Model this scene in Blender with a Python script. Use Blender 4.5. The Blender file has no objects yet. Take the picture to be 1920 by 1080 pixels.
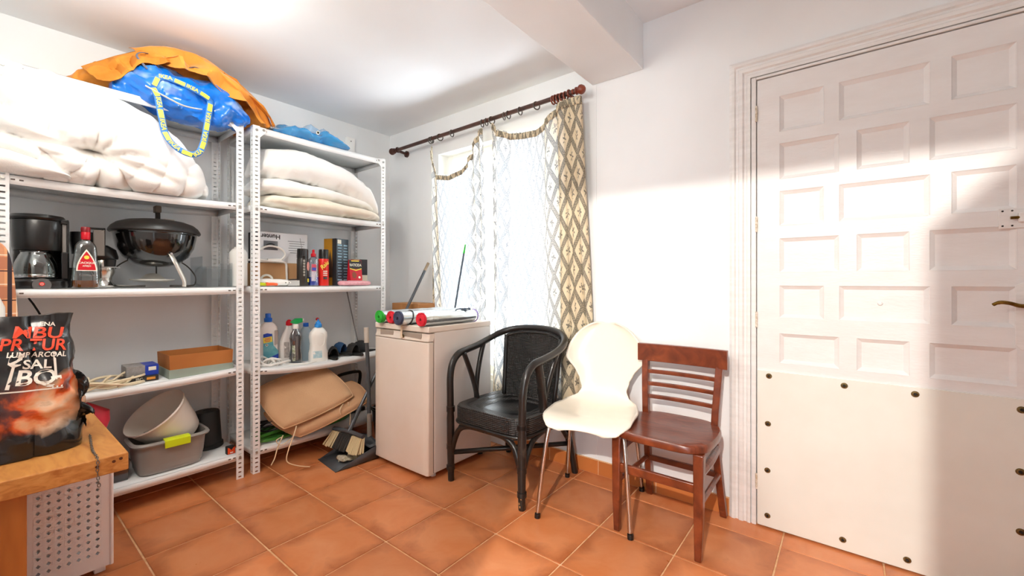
import bpy, bmesh, math, random
from mathutils import Vector, Matrix, Euler, noise
from mathutils.bvhtree import BVHTree
random.seed(7)
PI = math.pi
S = bpy.context.scene
COL = S.collection

# ------------------------------------------------------------------ camera
cam_d = bpy.data.cameras.new('camera'); cam = bpy.data.objects.new('camera', cam_d); COL.objects.link(cam)
cam.location = (0, 0, 1.1); cam.rotation_euler = (PI/2, 0, math.radians(38.348))
cam_d.sensor_width = 36; cam_d.lens = 795.67/1920*36; cam_d.shift_y = -11.33/1920
cam_d.clip_start = 0.02
S.camera = cam

# ------------------------------------------------------------------ world, lamps, exposure
W = bpy.data.worlds.new('daylight'); S.world = W; W.use_nodes = True
bg = W.node_tree.nodes['Background']; bg.inputs[0].default_value = (0.86, 0.94, 1.0, 1); bg.inputs[1].default_value = 20.0

def lamp(name, kind, loc, energy, col, **kw):
    d = bpy.data.lights.new(name, kind); d.energy = energy; d.color = col
    for k, v in kw.items(): setattr(d, k, v)
    o = bpy.data.objects.new(name, d); COL.objects.link(o); o.location = loc
    return o
hl = lamp('hall_ceiling_lamp', 'SPOT', (0.15, -1.6, 2.4), 470, (1.0, 0.925, 0.83), shadow_soft_size=0.022, spot_size=math.radians(62), spot_blend=.12)
hl.rotation_euler = Vector((-.62, 3.2, -1.75)).to_track_quat('-Z', 'Y').to_euler()
lamp('room_ceiling_lamp', 'POINT', (-2.02, 0.50, 2.26), 14, (0.98, 1.0, 0.94), shadow_soft_size=0.05)
lamp('shelf_fill_light', 'POINT', (-1.25, -.10, 2.10), 31, (1.0, 0.915, 0.81), shadow_soft_size=0.20)  # added fill light behind the camera, lifts the shelf interiors; no fixture
po = lamp('window_daylight_portal', 'AREA', (-1.915, 2.40, 1.3), 1, (1, 1, 1), shape='RECTANGLE', size=1.2, size_y=1.7)
po.rotation_euler = (-PI/2, 0, 0); po.data.cycles.is_portal = True
po2 = lamp('hall_fill_portal', 'AREA', (.85, -2.86, 1.05), 1, (1, 1, 1), shape='RECTANGLE', size=.5, size_y=2.2)  # portal over the opening added in the hall wall for fill daylight
po2.rotation_euler = (PI/2, 0, 0); po2.data.cycles.is_portal = True
vs = S.view_settings
vs.view_transform = 'Standard'; vs.look = 'None'; vs.gamma = 1; vs.use_curve_mapping = False; vs.exposure = -0.08
S.cycles.max_bounces = 10; S.cycles.diffuse_bounces = 6; S.cycles.transparent_max_bounces = 16
S.cycles.sample_clamp_indirect = 6; S.cycles.caustics_reflective = False; S.cycles.caustics_refractive = False

# ------------------------------------------------------------------ materials
def lin(c):
    if isinstance(c, str):
        c = c.lstrip('#'); c = [int(c[i:i+2], 16)/255 for i in (0, 2, 4)]
        c = [x/12.92 if x <= .04045 else ((x+.055)/1.055)**2.4 for x in c]
    return (c[0], c[1], c[2], 1)
MATS = {}
class NT:
    def __init__(s, nt): s.nt = nt; s.N = nt.nodes; s.L = nt.links
    def n(s, t, **kw):
        o = s.N.new(t)
        for k, v in kw.items():
            if k.startswith('i_'):
                key = k[2:]; key = int(key) if key.isdigit() else key.replace('_', ' ')
                o.inputs[key].default_value = v
            else: setattr(o, k, v)
        return o
    def l(s, a, b): s.L.new(a, b)
    def math(s, op, a, b=None, c=None):
        o = s.n('ShaderNodeMath', operation=op)
        for i, x in enumerate((a, b, c)):
            if x is None: continue
            if isinstance(x, (int, float)): o.inputs[i].default_value = x
            else: s.l(x, o.inputs[i])
        return o.outputs[0]
    def mix(s, f, a, b, bt='MIX'):
        o = s.n('ShaderNodeMix', data_type='RGBA', blend_type=bt)
        for i, x in ((0, f), (6, a), (7, b)):
            if isinstance(x, (int, float)): o.inputs[i].default_value = x
            elif isinstance(x, (tuple, list, str)): o.inputs[i].default_value = lin(x)
            else: s.l(x, o.inputs[i])
        return o.outputs[2]
    def ramp(s, fac, stops, interp='LINEAR'):
        o = s.n('ShaderNodeValToRGB'); r = o.color_ramp; r.interpolation = interp
        while len(r.elements) < len(stops): r.elements.new(.5)
        for e, (p, c) in zip(r.elements, stops): e.position = p; e.color = lin(c)
        s.l(fac, o.inputs[0]); return o.outputs[0]
def newmat(name):
    m = bpy.data.materials.new(name); m.use_nodes = True; MATS[name] = m
    t = NT(m.node_tree); return m, t, m.node_tree.nodes['Principled BSDF']
def M(name, col=None, rough=.5, metal=0, spec=.5, c2=None, nscale=6, bump=0, bscale=40, coat=0, trans=0, ior=1.45, sheen=0, alpha=1, detail=3, stretch=None, nmin=.35, nmax=.65, rnd=0, emit=0, sss=0):
    if name in MATS: return MATS[name]
    m, t, b = newmat(name)
    b.inputs['Base Color'].default_value = lin(col); b.inputs['Roughness'].default_value = rough
    b.inputs['Metallic'].default_value = metal; b.inputs['Specular IOR Level'].default_value = spec
    b.inputs['Coat Weight'].default_value = coat; b.inputs['Coat Roughness'].default_value = .1
    b.inputs['Transmission Weight'].default_value = trans; b.inputs['IOR'].default_value = ior
    b.inputs['Alpha'].default_value = alpha; b.inputs['Sheen Weight'].default_value = sheen
    if emit: b.inputs['Emission Color'].default_value = lin(col); b.inputs['Emission Strength'].default_value = emit
    tc = t.n('ShaderNodeTexCoord'); src = tc.outputs['Object']
    if stretch:
        mp = t.n('ShaderNodeMapping'); mp.inputs['Scale'].default_value = stretch; t.l(src, mp.inputs[0]); src = mp.outputs[0]
    if c2 is not None:
        nz = t.n('ShaderNodeTexNoise', i_Scale=nscale, i_Detail=detail, i_Roughness=.6); t.l(src, nz.inputs['Vector'])
        f = t.ramp(nz.outputs[0], [(nmin, (0, 0, 0)), (nmax, (1, 1, 1))])
        c = t.mix(f, col, c2)
        if rnd:
            oi = t.n('ShaderNodeObjectInfo'); hs = t.n('ShaderNodeHueSaturation')
            v = t.math('MULTIPLY_ADD', oi.outputs['Random'], rnd, 1-rnd/2); t.l(v, hs.inputs['Value']); t.l(c, hs.inputs['Color']); c = hs.outputs[0]
        t.l(c, b.inputs['Base Color'])
    if bump:
        nb = t.n('ShaderNodeTexNoise', i_Scale=bscale, i_Detail=3); t.l(src, nb.inputs['Vector'])
        bp = t.n('ShaderNodeBump', i_Strength=bump, i_Distance=.01); t.l(nb.outputs[0], bp.inputs['Height']); t.l(bp.outputs[0], b.inputs['Normal'])
    return m

# ------------------------------------------------------------------ mesh builder
def V(*a): return Vector(a[0]) if len(a) == 1 else Vector(a)
def frame(d):
    d = Vector(d).normalized(); up = Vector((0, 0, 1)) if abs(d.z) < .95 else Vector((1, 0, 0))
    a = up.cross(d).normalized(); return a, d.cross(a).normalized()
def spline(pts, n=6, closed=False):
    P = [Vector(p) for p in pts]; out = []; k = len(P)
    for i in range(k if closed else k-1):
        if closed: a, b, c, d = P[(i-1) % k], P[i], P[(i+1) % k], P[(i+2) % k]
        else: a, b, c, d = P[max(i-1, 0)], P[i], P[i+1], P[min(i+2, k-1)]
        for j in range(n):
            t = j/n; out.append(.5*((2*b)+(c-a)*t+(2*a-5*b+4*c-d)*t*t+(3*b-a-3*c+d)*t**3))
    if not closed: out.append(P[-1])
    return out
def interp(xs, ys, x):
    if x <= xs[0]: return ys[0]
    for i in range(len(xs)-1):
        if x <= xs[i+1]:
            t = (x-xs[i])/(xs[i+1]-xs[i]); t = t*t*(3-2*t)*.5+t*.5; return ys[i]+(ys[i+1]-ys[i])*t
    return ys[-1]
MW = {}
class MB:
    def __init__(s): s.v = []; s.f = []; s.uv = None
    def add(s, vs, fs):
        o = len(s.v); s.v += [Vector(v) for v in vs]; s.f += [tuple(i+o for i in f) for f in fs]; return s
    def box(s, x0, y0, z0, x1, y1, z1, R=None):
        vs = [V(x, y, z) for x in (x0, x1) for y in (y0, y1) for z in (z0, z1)]
        if R is not None: vs = [R @ v for v in vs]
        return s.add(vs, [(0, 1, 3, 2), (4, 6, 7, 5), (0, 4, 5, 1), (2, 3, 7, 6), (0, 2, 6, 4), (1, 5, 7, 3)])
    def cbox(s, c, d, R=None):
        T = Matrix.Translation(c)
        if R is not None: T = T @ (R.to_matrix().to_4x4() if isinstance(R, Euler) else R)
        a, b, h = d[0]/2, d[1]/2, d[2]/2; return s.box(-a, -b, -h, a, b, h, T)
    def tube(s, pts, r, n=8, closed=False, cap=True, flat=None):
        P = [Vector(p) for p in pts]; k = len(P); rr = r if isinstance(r, (list, tuple)) else [r]*k
        a = None; rings = []
        for i in range(k):
            if closed: d = P[(i+1) % k]-P[i-1]
            else: d = P[min(i+1, k-1)]-P[max(i-1, 0)]
            if d.length < 1e-9: d = Vector((0, 0, 1))
            d.normalize()
            if a is None: a, b = frame(d)
            else:
                a = (a-d*a.dot(d)); a = a.normalized() if a.length > 1e-6 else frame(d)[0]; b = d.cross(a)
            fl = flat or 1
            rings.append([P[i]+a*math.cos(2*PI*j/n)*rr[i]+b*math.sin(2*PI*j/n)*rr[i]*fl for j in range(n)])
        vs = [v for g in rings for v in g]; fs = []
        for i in range(k if closed else k-1):
            i2 = (i+1) % k
            for j in range(n): fs.append((i*n+j, i*n+(j+1) % n, i2*n+(j+1) % n, i2*n+j))
        if cap and not closed: fs += [tuple(range(n-1, -1, -1)), tuple((k-1)*n+j for j in range(n))]
        return s.add(vs, fs)
    def cyl(s, p, q, r, r2=None, n=16): return s.tube([p, q], [r, r if r2 is None else r2], n)
    def lathe(s, prof, n=24, T=None, sx=1, sy=1, cap=False):
        vs = []; fs = []; k = len(prof)
        for (r, z) in prof:
            for j in range(n):
                v = V(r*math.cos(2*PI*j/n)*sx, r*math.sin(2*PI*j/n)*sy, z); vs.append(T @ v if T is not None else v)
        for i in range(k-1):
            for j in range(n): fs.append((i*n+j, i*n+(j+1) % n, (i+1)*n+(j+1) % n, (i+1)*n+j))
        if cap or prof[0][0] > 1e-6 and cap is not None and cap: fs.append(tuple(range(n-1, -1, -1)))
        if cap: fs.append(tuple((k-1)*n+j for j in range(n)))
        return s.add(vs, fs)
    def loft(s, rings, cap=True, closed=True):
        n = len(rings[0]); vs = [v for g in rings for v in g]; fs = []
        for i in range(len(rings)-1):
            for j in range(n if closed else n-1): fs.append((i*n+j, i*n+(j+1) % n, (i+1)*n+(j+1) % n, (i+1)*n+j))
        if cap: fs += [tuple(range(n-1, -1, -1)), tuple((len(rings)-1)*n+j for j in range(n))]
        return s.add(vs, fs)
    def prism(s, poly, o, u, v, w):
        o, u, v, w = map(Vector, (o, u, v, w)); n = len(poly)
        a = [o+u*p[0]+v*p[1] for p in poly]; b = [p+w for p in a]
        return s.add(a+b, [tuple(range(n-1, -1, -1)), tuple(range(n, 2*n))]+[(i, (i+1) % n, n+(i+1) % n, n+i) for i in range(n)])
    def grid(s, fn, nu, nv, uv=None):
        vs = [fn(i/(nu-1), j/(nv-1)) for i in range(nu) for j in range(nv)]
        fs = [(i*nv+j, i*nv+j+1, (i+1)*nv+j+1, (i+1)*nv+j) for i in range(nu-1) for j in range(nv-1)]
        if uv: s.uv = [uv(i/(nu-1), j/(nv-1)) for i in range(nu) for j in range(nv)]
        return s.add(vs, fs)
    def mesh(s, name, T=None):
        me = bpy.data.meshes.new(name); me.from_pydata([tuple(T @ v if T is not None else v) for v in s.v], [], s.f)
        bm = bmesh.new(); bm.from_mesh(me); bmesh.ops.recalc_face_normals(bm, faces=bm.faces); bm.to_mesh(me); bm.free()
        if s.uv:
            l = me.uv_layers.new(name='UVMap')
            for lp in me.loops: l.data[lp.index].uv = s.uv[lp.vertex_index]
        return me
    def obj(s, name, mat, parent=None, loc=None, smooth=35, bevel=0, bseg=2, sub=0, solid=0, soff=0, wn=False):
        """vertices are in world space; parent: thing (Empty/part) whose frame they are taken into"""
        if parent is not None: T = MW[parent.name]; Ti = T.inverted()
        else: T = Matrix.Translation(loc) if loc is not None else Matrix.Identity(4); Ti = T.inverted()
        o = bpy.data.objects.new(name, s.mesh(name, Ti)); COL.objects.link(o)
        if parent is not None: o.parent = parent
        else: o.location = T.translation
        MW[o.name] = T
        if mat is not None: o.data.materials.append(mat)
        fin(o, smooth, bevel, bseg, sub, solid, soff); return o
def fin(o, smooth=35, bevel=0, bseg=2, sub=0, solid=0, soff=0):
    me = o.data
    if smooth is not None:
        for p in me.polygons: p.use_smooth = True
        if smooth < 180: me.set_sharp_from_angle(angle=math.radians(smooth))
    if solid: md = o.modifiers.new('s', 'SOLIDIFY'); md.thickness = solid; md.offset = soff
    if bevel: md = o.modifiers.new('b', 'BEVEL'); md.width = bevel; md.segments = bseg; md.limit_method = 'ANGLE'; md.angle_limit = math.radians(40)
    if sub: md = o.modifiers.new('u', 'SUBSURF'); md.levels = sub; md.render_levels = sub
def tag(o, label=None, cat=None, group=None, kind=None):
    if label: o['label'] = label
    if cat: o['category'] = cat
    if group: o['group'] = group
    if kind: o['kind'] = kind
    return o
def thing(name, label, cat, loc=(0, 0, 0), rz=0, group=None):
    o = bpy.data.objects.new(name, None); COL.objects.link(o); o.location = loc; o.rotation_euler = (0, 0, rz)
    o.empty_display_size = .05; MW[o.name] = Matrix.Translation(loc) @ Matrix.Rotation(rz, 4, 'Z')
    return tag(o, label, cat, group)
def copy_of(o, dv, parent=None, name=None):
    c = o.copy(); COL.objects.link(c); c.parent = parent if parent is not None else o.parent
    c.location = o.location+Vector(dv); MW[c.name] = Matrix.Translation(dv) @ MW[o.name]; return c
def struct(o, label=None): o['kind'] = 'structure'; return o if not label else tag(o, label)
def nz3(p, s, seed=0): return noise.noise(Vector(p)*s+Vector((seed*7.3, seed*3.1, seed*1.7)))
def text_mesh(txt, size, bold=False, shear=0, spacing=1.0, squash=1.0):
    c = bpy.data.curves.new('lettering', 'FONT'); c.body = txt; c.size = size; c.align_x = 'CENTER'; c.align_y = 'CENTER'; c.shear = shear
    c.space_character = spacing; c.resolution_u = 3
    if bold: c.offset = size*.022
    o = bpy.data.objects.new('tmp_lettering', c); COL.objects.link(o)
    dg = bpy.context.evaluated_depsgraph_get(); me = bpy.data.meshes.new_from_object(o.evaluated_get(dg))
    vs = [(v.co.x*squash, v.co.y) for v in me.vertices]; fs = [tuple(p.vertices) for p in me.polygons]
    bpy.data.objects.remove(o); bpy.data.curves.remove(c); bpy.data.meshes.remove(me)
    if bold and max(max(abs(x), abs(y)) for x, y in vs) > size*(len(txt)+2): return text_mesh(txt, size, False, shear, spacing, squash)
    return vs, fs
def decal(name, shape, mat, parent, c, u, v, bvh=None, off=.0012, rot=0, back=.1):
    """flat print: 2-d shape (verts, faces) laid at c along u (right) and v (up), pressed on a surface"""
    vs, fs = shape; c, u, v = Vector(c), Vector(u).normalized(), Vector(v).normalized(); w = u.cross(v).normalized()
    ca, sa = math.cos(rot), math.sin(rot); out = []
    miss = set()
    for i, (x, y) in enumerate(vs):
        p = c+u*(x*ca-y*sa)+v*(x*sa+y*ca)
        if bvh is not None:
            h = bvh.ray_cast(p+w*back, -w)
            if h[0] is not None: p = h[0]+w*off
            else: p = p+w*off; miss.add(i)
        else: p = p+w*off
        out.append(p)
    fs = [f for f in fs if not miss.intersection(f)]
    m = MB(); m.add(out, fs); return m.obj(name, mat, parent, smooth=None)
def rect2(w, h, nu=6, nv=6):
    return [((i/nu-.5)*w, (j/nv-.5)*h) for i in range(nu+1) for j in range(nv+1)], [(i*(nv+1)+j, i*(nv+1)+j+1, (i+1)*(nv+1)+j+1, (i+1)*(nv+1)+j) for i in range(nu) for j in range(nv)]
def disc2(r, n=20, ry=None):
    ry = ry or r; return [(r*math.cos(2*PI*i/n), ry*math.sin(2*PI*i/n)) for i in range(n)], [tuple(range(n))]
def bvh_of(m): return BVHTree.FromPolygons([tuple(v) for v in m.v], m.f)
# ------------------------------------------------------------------ room
XA, YB = -3.09, 2.21          # shelf wall, window and door wall
ZL, ZR, ZBM = 2.352, 2.478, 2.232
YP, XR = -.30, 1.30           # partition behind the camera, far side wall
m_wall = M('wall_paint', '#f0f3f5', .65, c2='#ebeef0', nscale=1.6, bump=.06, bscale=25)
m_ceil = M('ceiling_paint', '#eff3f6', .7, c2='#e9edf0', nscale=1.2, bump=.04, bscale=20)
m_trim = M('gloss_white_paint', '#f0f0f0', .28, c2='#e8e8e7', nscale=9, bump=.10, bscale=60, stretch=(1, 1, 6))
def tilemat(name, a, b, c):
    m, t, bs = newmat(name)
    tc = t.n('ShaderNodeTexCoord'); oi = t.n('ShaderNodeObjectInfo')
    ad = t.n('ShaderNodeVectorMath', operation='ADD'); t.l(tc.outputs['Object'], ad.inputs[0])
    sc = t.n('ShaderNodeVectorMath', operation='SCALE'); t.l(oi.outputs['Location'], sc.inputs[0]); sc.inputs['Scale'].default_value = 3.7; t.l(sc.outputs[0], ad.inputs[1])
    n1 = t.n('ShaderNodeTexNoise', i_Scale=5.5, i_Detail=5, i_Roughness=.6, i_Distortion=.6); t.l(ad.outputs[0], n1.inputs['Vector'])
    n2 = t.n('ShaderNodeTexNoise', i_Scale=14, i_Detail=4); t.l(ad.outputs[0], n2.inputs['Vector'])
    sx = t.n('ShaderNodeSeparateXYZ'); t.l(tc.outputs['Object'], sx.inputs[0])
    ex = t.math('MAXIMUM', t.math('ABSOLUTE', sx.outputs[0]), t.math('ABSOLUTE', sx.outputs[1]))
    ed = t.math('ADD', t.math('MULTIPLY', ex, 5.0), t.math('MULTIPLY', t.math('SUBTRACT', n1.outputs[0], .5), 1.5))
    fe = t.ramp(ed, [(.55, (0, 0, 0)), (.95, (1, 1, 1))])
    c0 = t.mix(t.ramp(n1.outputs[0], [(.35, (0, 0, 0)), (.68, (1, 1, 1))]), a, b)
    c1 = t.mix(t.math('MULTIPLY', fe, .95), c0, c)
    hs = t.n('ShaderNodeHueSaturation'); t.l(t.math('MULTIPLY_ADD', oi.outputs['Random'], .22, .89), hs.inputs['Value']); t.l(c1, hs.inputs['Color'])
    t.l(hs.outputs[0], bs.inputs['Base Color'])
    t.l(t.math('MULTIPLY_ADD', n2.outputs[0], .22, .22), bs.inputs['Roughness'])
    bp = t.n('ShaderNodeBump', i_Strength=.12, i_Distance=.004); t.l(n2.outputs[0], bp.inputs['Height']); t.l(bp.outputs[0], bs.inputs['Normal'])
    return m
m_tile = tilemat('terracotta_tile', '#cd7a47', '#d78e60', '#ab5e32')
m_grout = M('grout', '#ecc49a', .8, c2='#d9a878', nscale=30)
g = MB().box(XA-.15, YP-.9, -.06, XR+.15, YB+.2, -.0035)
floor = struct(g.obj('floor', m_grout, loc=(0, 0, 0)), 'terracotta tiled floor with pale grout joints')
xl = sorted([-1.537+.3294*k for k in range(-5, 10)]); yl = sorted([1.2465+.332*(k+.5) for k in range(-8, 3)])
xl = [XA]+[x for x in xl if XA+.03 < x < XR-.03]+[XR]; yl = [YP-.10]+[y for y in yl if YP-.07 < y < YB-.03]+[YB]
cache = {}
for i in range(len(xl)-1):
    for j in range(len(yl)-1):
        w, d = xl[i+1]-xl[i]-.006, yl[j+1]-yl[j]-.006; k = (round(w, 3), round(d, 3))
        if k not in cache:
            b = MB().box(-w/2, -d/2, -.006, w/2, d/2, 0); o = b.obj('floor_tile', m_tile, smooth=None, bevel=.0022, bseg=2); cache[k] = o
        else:
            o = cache[k].copy(); COL.objects.link(o)
        o.parent = floor; o.location = ((xl[i]+xl[i+1])/2+random.uniform(-.0006, .0006), (yl[j]+yl[j+1])/2+random.uniform(-.0006, .0006), random.uniform(-.0006, .0003)); o.rotation_euler.z = random.uniform(-.002, .002)
struct(MB().box(XA-.15, YP-.15, -.02, XA, YB+.2, 2.65).obj('wall_left', m_wall), 'white painted wall behind the shelving')
WX0, WX1, WZ0, WZ1 = -2.47, -1.365, .42, 2.10
DX0, DX1, DZ = -.345, .575, 2.036
g = MB()
for a in ((XA-.15, 0, WX0, 2.65), (WX0, 0, WX1, WZ0), (WX0, WZ1, WX1, 2.65), (WX1, 0, DX0, 2.65), (DX0, DZ, DX1, 2.65), (DX1, 0, XR+.15, 2.65)):
    g.box(a[0], YB, a[1]-.02, a[2], YB+.2, a[3])
struct(g.obj('wall_back', m_wall), 'white wall with the curtained window and the door')
struct(MB().box(XR, YP-.15, -.02, XR+.15, YB+.2, 2.65).obj('wall_right', m_wall), 'white side wall')
# partition behind the camera with the doorway the hall light falls through
OX0, OX1 = -.432, .179
g = MB()
g.box(XA-.15, YP-.10, -.02, OX0, YP, 2.65)
g.prism([(OX1, -.02), (XR+.15, -.02), (XR+.15, 2.65), (.40, 2.65), (.40, 2.26), (OX1, 2.022)], (0, YP-.10, 0), (1, 0, 0), (0, 0, 1), (0, .10, 0))  # unseen splayed corner, shaped to slant the edge of the lamp's light patch
g.box(OX0, YP-.10, 2.14, .40, YP, 2.65)
struct(g.obj('wall_front', m_wall), 'white partition wall with an open doorway')
g = MB().box(-1.6, -2.75, -.02, -1.5, YP-.10, 2.65).box(1.3, -2.75, -.02, 1.4, YP-.10, 2.65).box(-1.6, -2.85, -.02, .62, -2.75, 2.65).box(1.05, -2.85, -.02, 1.4, -2.75, 2.65).box(.62, -2.85, 2.10, 1.05, -2.75, 2.65)  # end wall has an unseen opening, added to let in fill daylight
struct(MB().box(-1.6, -2.85, -.06, 1.4, YP-.10, .002).obj('floor_hall', M('hall_tile', '#dcdcdb', .4, c2='#d2d2d2', nscale=3)), 'pale tiled hall floor beyond the doorway')
struct(g.obj('wall_hall', m_wall), 'white walls of the hall beyond the doorway')
g = MB().box(XA-.15, YP, ZL, -1.0, YB+.2, ZL+.3).box(-1.0, YP, ZR, XR+.15, YB+.2, ZR+.2).box(-1.6, -2.85, 2.6, XR+.15, YP, 2.75)
struct(g.obj('ceiling', m_ceil), 'white painted ceiling')
g = MB().box(-1.155, YP, ZBM, -.854, YB, 2.6)
struct(g.obj('ceiling_beam', m_wall, smooth=None, bevel=.006), 'white plastered ceiling beam running to the window wall')
# plaster seam of the wall
g = MB().box(-1.148, YB-.003, .09, -1.13, YB+.01, ZBM)
struct(g.obj('trim_2', m_wall), 'narrow plaster edge in the wall beside the curtain')
# tiled skirting
bb = MB().box(-1.80, YB-.008, .0, -.435, YB+.002, .083).obj('baseboard_back', m_grout); struct(bb, 'terracotta tile skirting under the window wall')
m_skt = tilemat('skirting_tile', '#dc8a4c', '#e29a60', '#c2733c')
x = -1.114-2*.33
while x < -.45:
    x1 = min(x+.327, -.44)
    o = MB().box(x+.002, YB-.012, .002, x1, YB-.004, .08).obj('skirting_tile', m_skt, bb, smooth=None, bevel=.002); x += .33
bl = struct(MB().box(XA, YP, 0, XA+.004, YB, .083).obj('baseboard_left', m_grout), 'terracotta tile skirting behind the shelving')
y = YP
while y < YB-.05:
    MB().box(XA+.002, y+.002, .002, XA+.012, min(y+.328, YB), .08).obj('skirting_tile', m_skt, bl, smooth=None, bevel=.002); y += .33

# ------------------------------------------------------------------ window behind the curtains
m_wf = M('window_frame_paint', '#f4f4f2', .4)
win = struct(MB().box(WX0, YB+.02, WZ0, WX1, YB+.15, WZ0+.03).obj('window_1', m_wf, loc=(-1.915, YB+.1, WZ0)), 'white framed window behind the patterned curtains')
for a in ((WX0, WZ0+.03, WX0+.05, WZ1), (WX1-.05, WZ0+.03, WX1, WZ1), (-1.945, WZ0+.03, -1.885, WZ1), (WX0+.05, WZ1-.05, -1.945, WZ1), (-1.885, WZ1-.05, WX1-.05, WZ1), (WX0+.05, WZ0+.03, -1.945, WZ0+.08), (-1.885, WZ0+.03, WX1-.05, WZ0+.08)):
    MB().box(a[0], YB+.10, a[1], a[2], YB+.15, a[3]).obj('window_frame', m_wf, win, smooth=None, bevel=.004)
mg, t, b = newmat('window_glass')
gl = t.n('ShaderNodeBsdfGlossy', i_Roughness=.02); tr = t.n('ShaderNodeBsdfTransparent'); mx = t.n('ShaderNodeMixShader'); fr = t.n('ShaderNodeFresnel', i_IOR=1.3)
t.l(fr.outputs[0], mx.inputs[0]); t.l(tr.outputs[0], mx.inputs[1]); t.l(gl.outputs[0], mx.inputs[2]); t.l(mx.outputs[0], t.N['Material Output'].inputs[0])
for a in ((WX0+.05, -1.945), (-1.885, WX1-.05)):
    MB().box(a[0], YB+.122, WZ0+.08, a[1], YB+.126, WZ1-.05).obj('pane', mg, win, smooth=None)

# ------------------------------------------------------------------ door
YD = 2.198
m_door = M('door_paint', '#eeeff0', .33, c2='#e8e7e7', nscale=5, bump=.10, bscale=45, stretch=(1, 1, 3), nmin=.3, nmax=.75)
cas = MB()
prof = [(0, 0), (0, -.012), (.012, -.02), (.022, -.02), (.028, -.012), (.036, -.012), (.042, -.020), (.056, -.020), (.062, -.012), (.070, -.012), (.076, -.018), (.088, -.018), (.088, 0)]
XC0 = -.436
def ring(x, z, dx, dz): return [V(x+dx*p[0], YB+p[1], z+dz*p[0]) for p in prof]
tz = 2.118
cas.loft([ring(XC0, 0, 1, 0), ring(XC0, tz, 1, -1), ring(.672, tz, -1, -1), ring(.672, 0, -1, 0)], cap=True)
struct(cas.obj('trim_1', m_trim, smooth=30), 'white fluted door casing')
jb = MB()
jb.box(-.3445, YD-.006, 0, -.3255, YB+.06, 2.0265).box(.5465, YD-.006, 0, .5745, YB+.06, 2.0265).box(-.3255, YD-.006, 2.0145, .5465, YB+.06, 2.0265)
jb.box(-.352, YB+.035, 0, .58, YB+.06, DZ+.006)  # unseen backing sheet added behind the leaf to block stray daylight
struct(jb.obj('trim_3', m_trim, smooth=None, bevel=.003), 'white inner door jamb with an added backing sheet behind the door')
OD = [(-.236, -.078), (-.028, .240), (.295, .452)]; EV = [(-.236, -.028), (.028, .184), (.238, .452)]
RZ = [(1.761, 1.919), (1.552, 1.710), (1.347, 1.500), (1.142, 1.292), (.943, 1.084), (.743, .874)]
DL, DR, DT = -.322, .542, 2.010
g = MB()
def fq(x0, z0, x1, z1): g.box(x0, YD, z0, x1, YD+.04, z1)
zprev = DT
for r, (z0, z1) in enumerate(RZ):
    fq(DL, z1, DR, zprev); xs = OD if r % 2 == 0 else EV; xp = DL
    for (a, b) in xs: fq(xp, z0, a, z1); xp = b
    fq(xp, z0, DR, z1); zprev = z0
fq(DL, .012, DR, zprev)
door = struct(g.obj('door_1', m_door, loc=(0, YD, 0), smooth=None), 'white painted panelled door with a flat board screwed over its lower part')
for r, (z0, z1) in enumerate(RZ):
    for (a, b) in (OD if r % 2 == 0 else EV):
        i, dp = .016, .013; p = MB()
        o4 = [V(a, YD-.001, z0), V(b, YD-.001, z0), V(b, YD-.001, z1), V(a, YD-.001, z1)]; m4 = [V(a+.003, YD+.003, z0+.003), V(b-.003, YD+.003, z0+.003), V(b-.003, YD+.003, z1-.003), V(a+.003, YD+.003, z1-.003)]
        i4 = [V(a+i, YD+dp, z0+i), V(b-i, YD+dp, z0+i), V(b-i, YD+dp, z1-i), V(a+i, YD+dp, z1-i)]; k4 = [v+V(0, .03, 0) for v in o4]
        p.loft([k4, o4, m4, i4], cap=True); p.obj('door_panel', m_door, door, smooth=None)
m_board = M('board_laminate', '#eef0ea', .22, c2='#e8e9e2', nscale=3)
board = MB().box(-.320, YD-.007, .008, .541, YD, .704).obj('kick_board', m_board, door, smooth=None, bevel=.0015); tag(board, 'flat off-white board over the lower door')
m_brass = M('screw_brass', '#8f7a50', .35, metal=.9, c2='#5b4a30', nscale=200)
m_dark = M('dark_gap', '#2a2622', .7)
for (x, z) in ((-.275, .681), (-.011, .678), (.199, .678), (.461, .668), (-.279, .468), (-.281, .26), (-.281, .058), (-.016, .05), (.177, .046), (.458, .458), (.459, .255), (.46, .05)):
    T = Matrix.Translation((x, YD-.007, z)) @ Matrix.Rotation(PI/2, 4, 'X')
    s_ = MB().lathe([(0, .0008), (.005, .001), (.0062, .0035), (.0105, .003), (.012, 0)], 16, T).obj('screw_cup', m_brass, board)
    MB().lathe([(0, .0022), (.0045, .0022), (.0045, 0)], 12, T).obj('screw_head', m_dark, s_)
MB().lathe([(0, .007), (.006, .006), (.0085, .002), (.009, 0)], 16, Matrix.Translation((.10, YD+.013, 1.015)) @ Matrix.Rotation(PI/2, 4, 'X')).obj('peg', m_door, door)
# lever handle, lock plate, barrel bolt
m_hb = M('aged_brass', '#8d6f33', .3, metal=1, c2='#5a431c', nscale=60)
hp = MB().prism([(.447, .885), (.462, .868), (.50, .868), (.512, .885), (.512, 1.085), (.50, 1.10), (.466, 1.10), (.447, 1.088)], (0, YD-.006, 0), (1, 0, 0), (0, 0, 1), (0, .006, 0)).obj('lock_plate', m_trim, door, smooth=None, bevel=.0015)
MB().tube(spline([(.48, YD-.004, 1.022), (.478, YD-.03, 1.022), (.468, YD-.045, 1.02), (.447, YD-.048, 1.021), (.428, YD-.047, 1.028), (.41, YD-.045, 1.031), (.398, YD-.044, 1.028), (.388, YD-.043, 1.021)], 5), [.0075]*6+[.007]*12+[.0065]*12+[.0055]*5+[.004], 10).obj('lever_handle', m_hb, hp)
MB().box(.474, YD-.008, .955, .484, YD-.005, .985).obj('keyhole', m_dark, hp)
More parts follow.
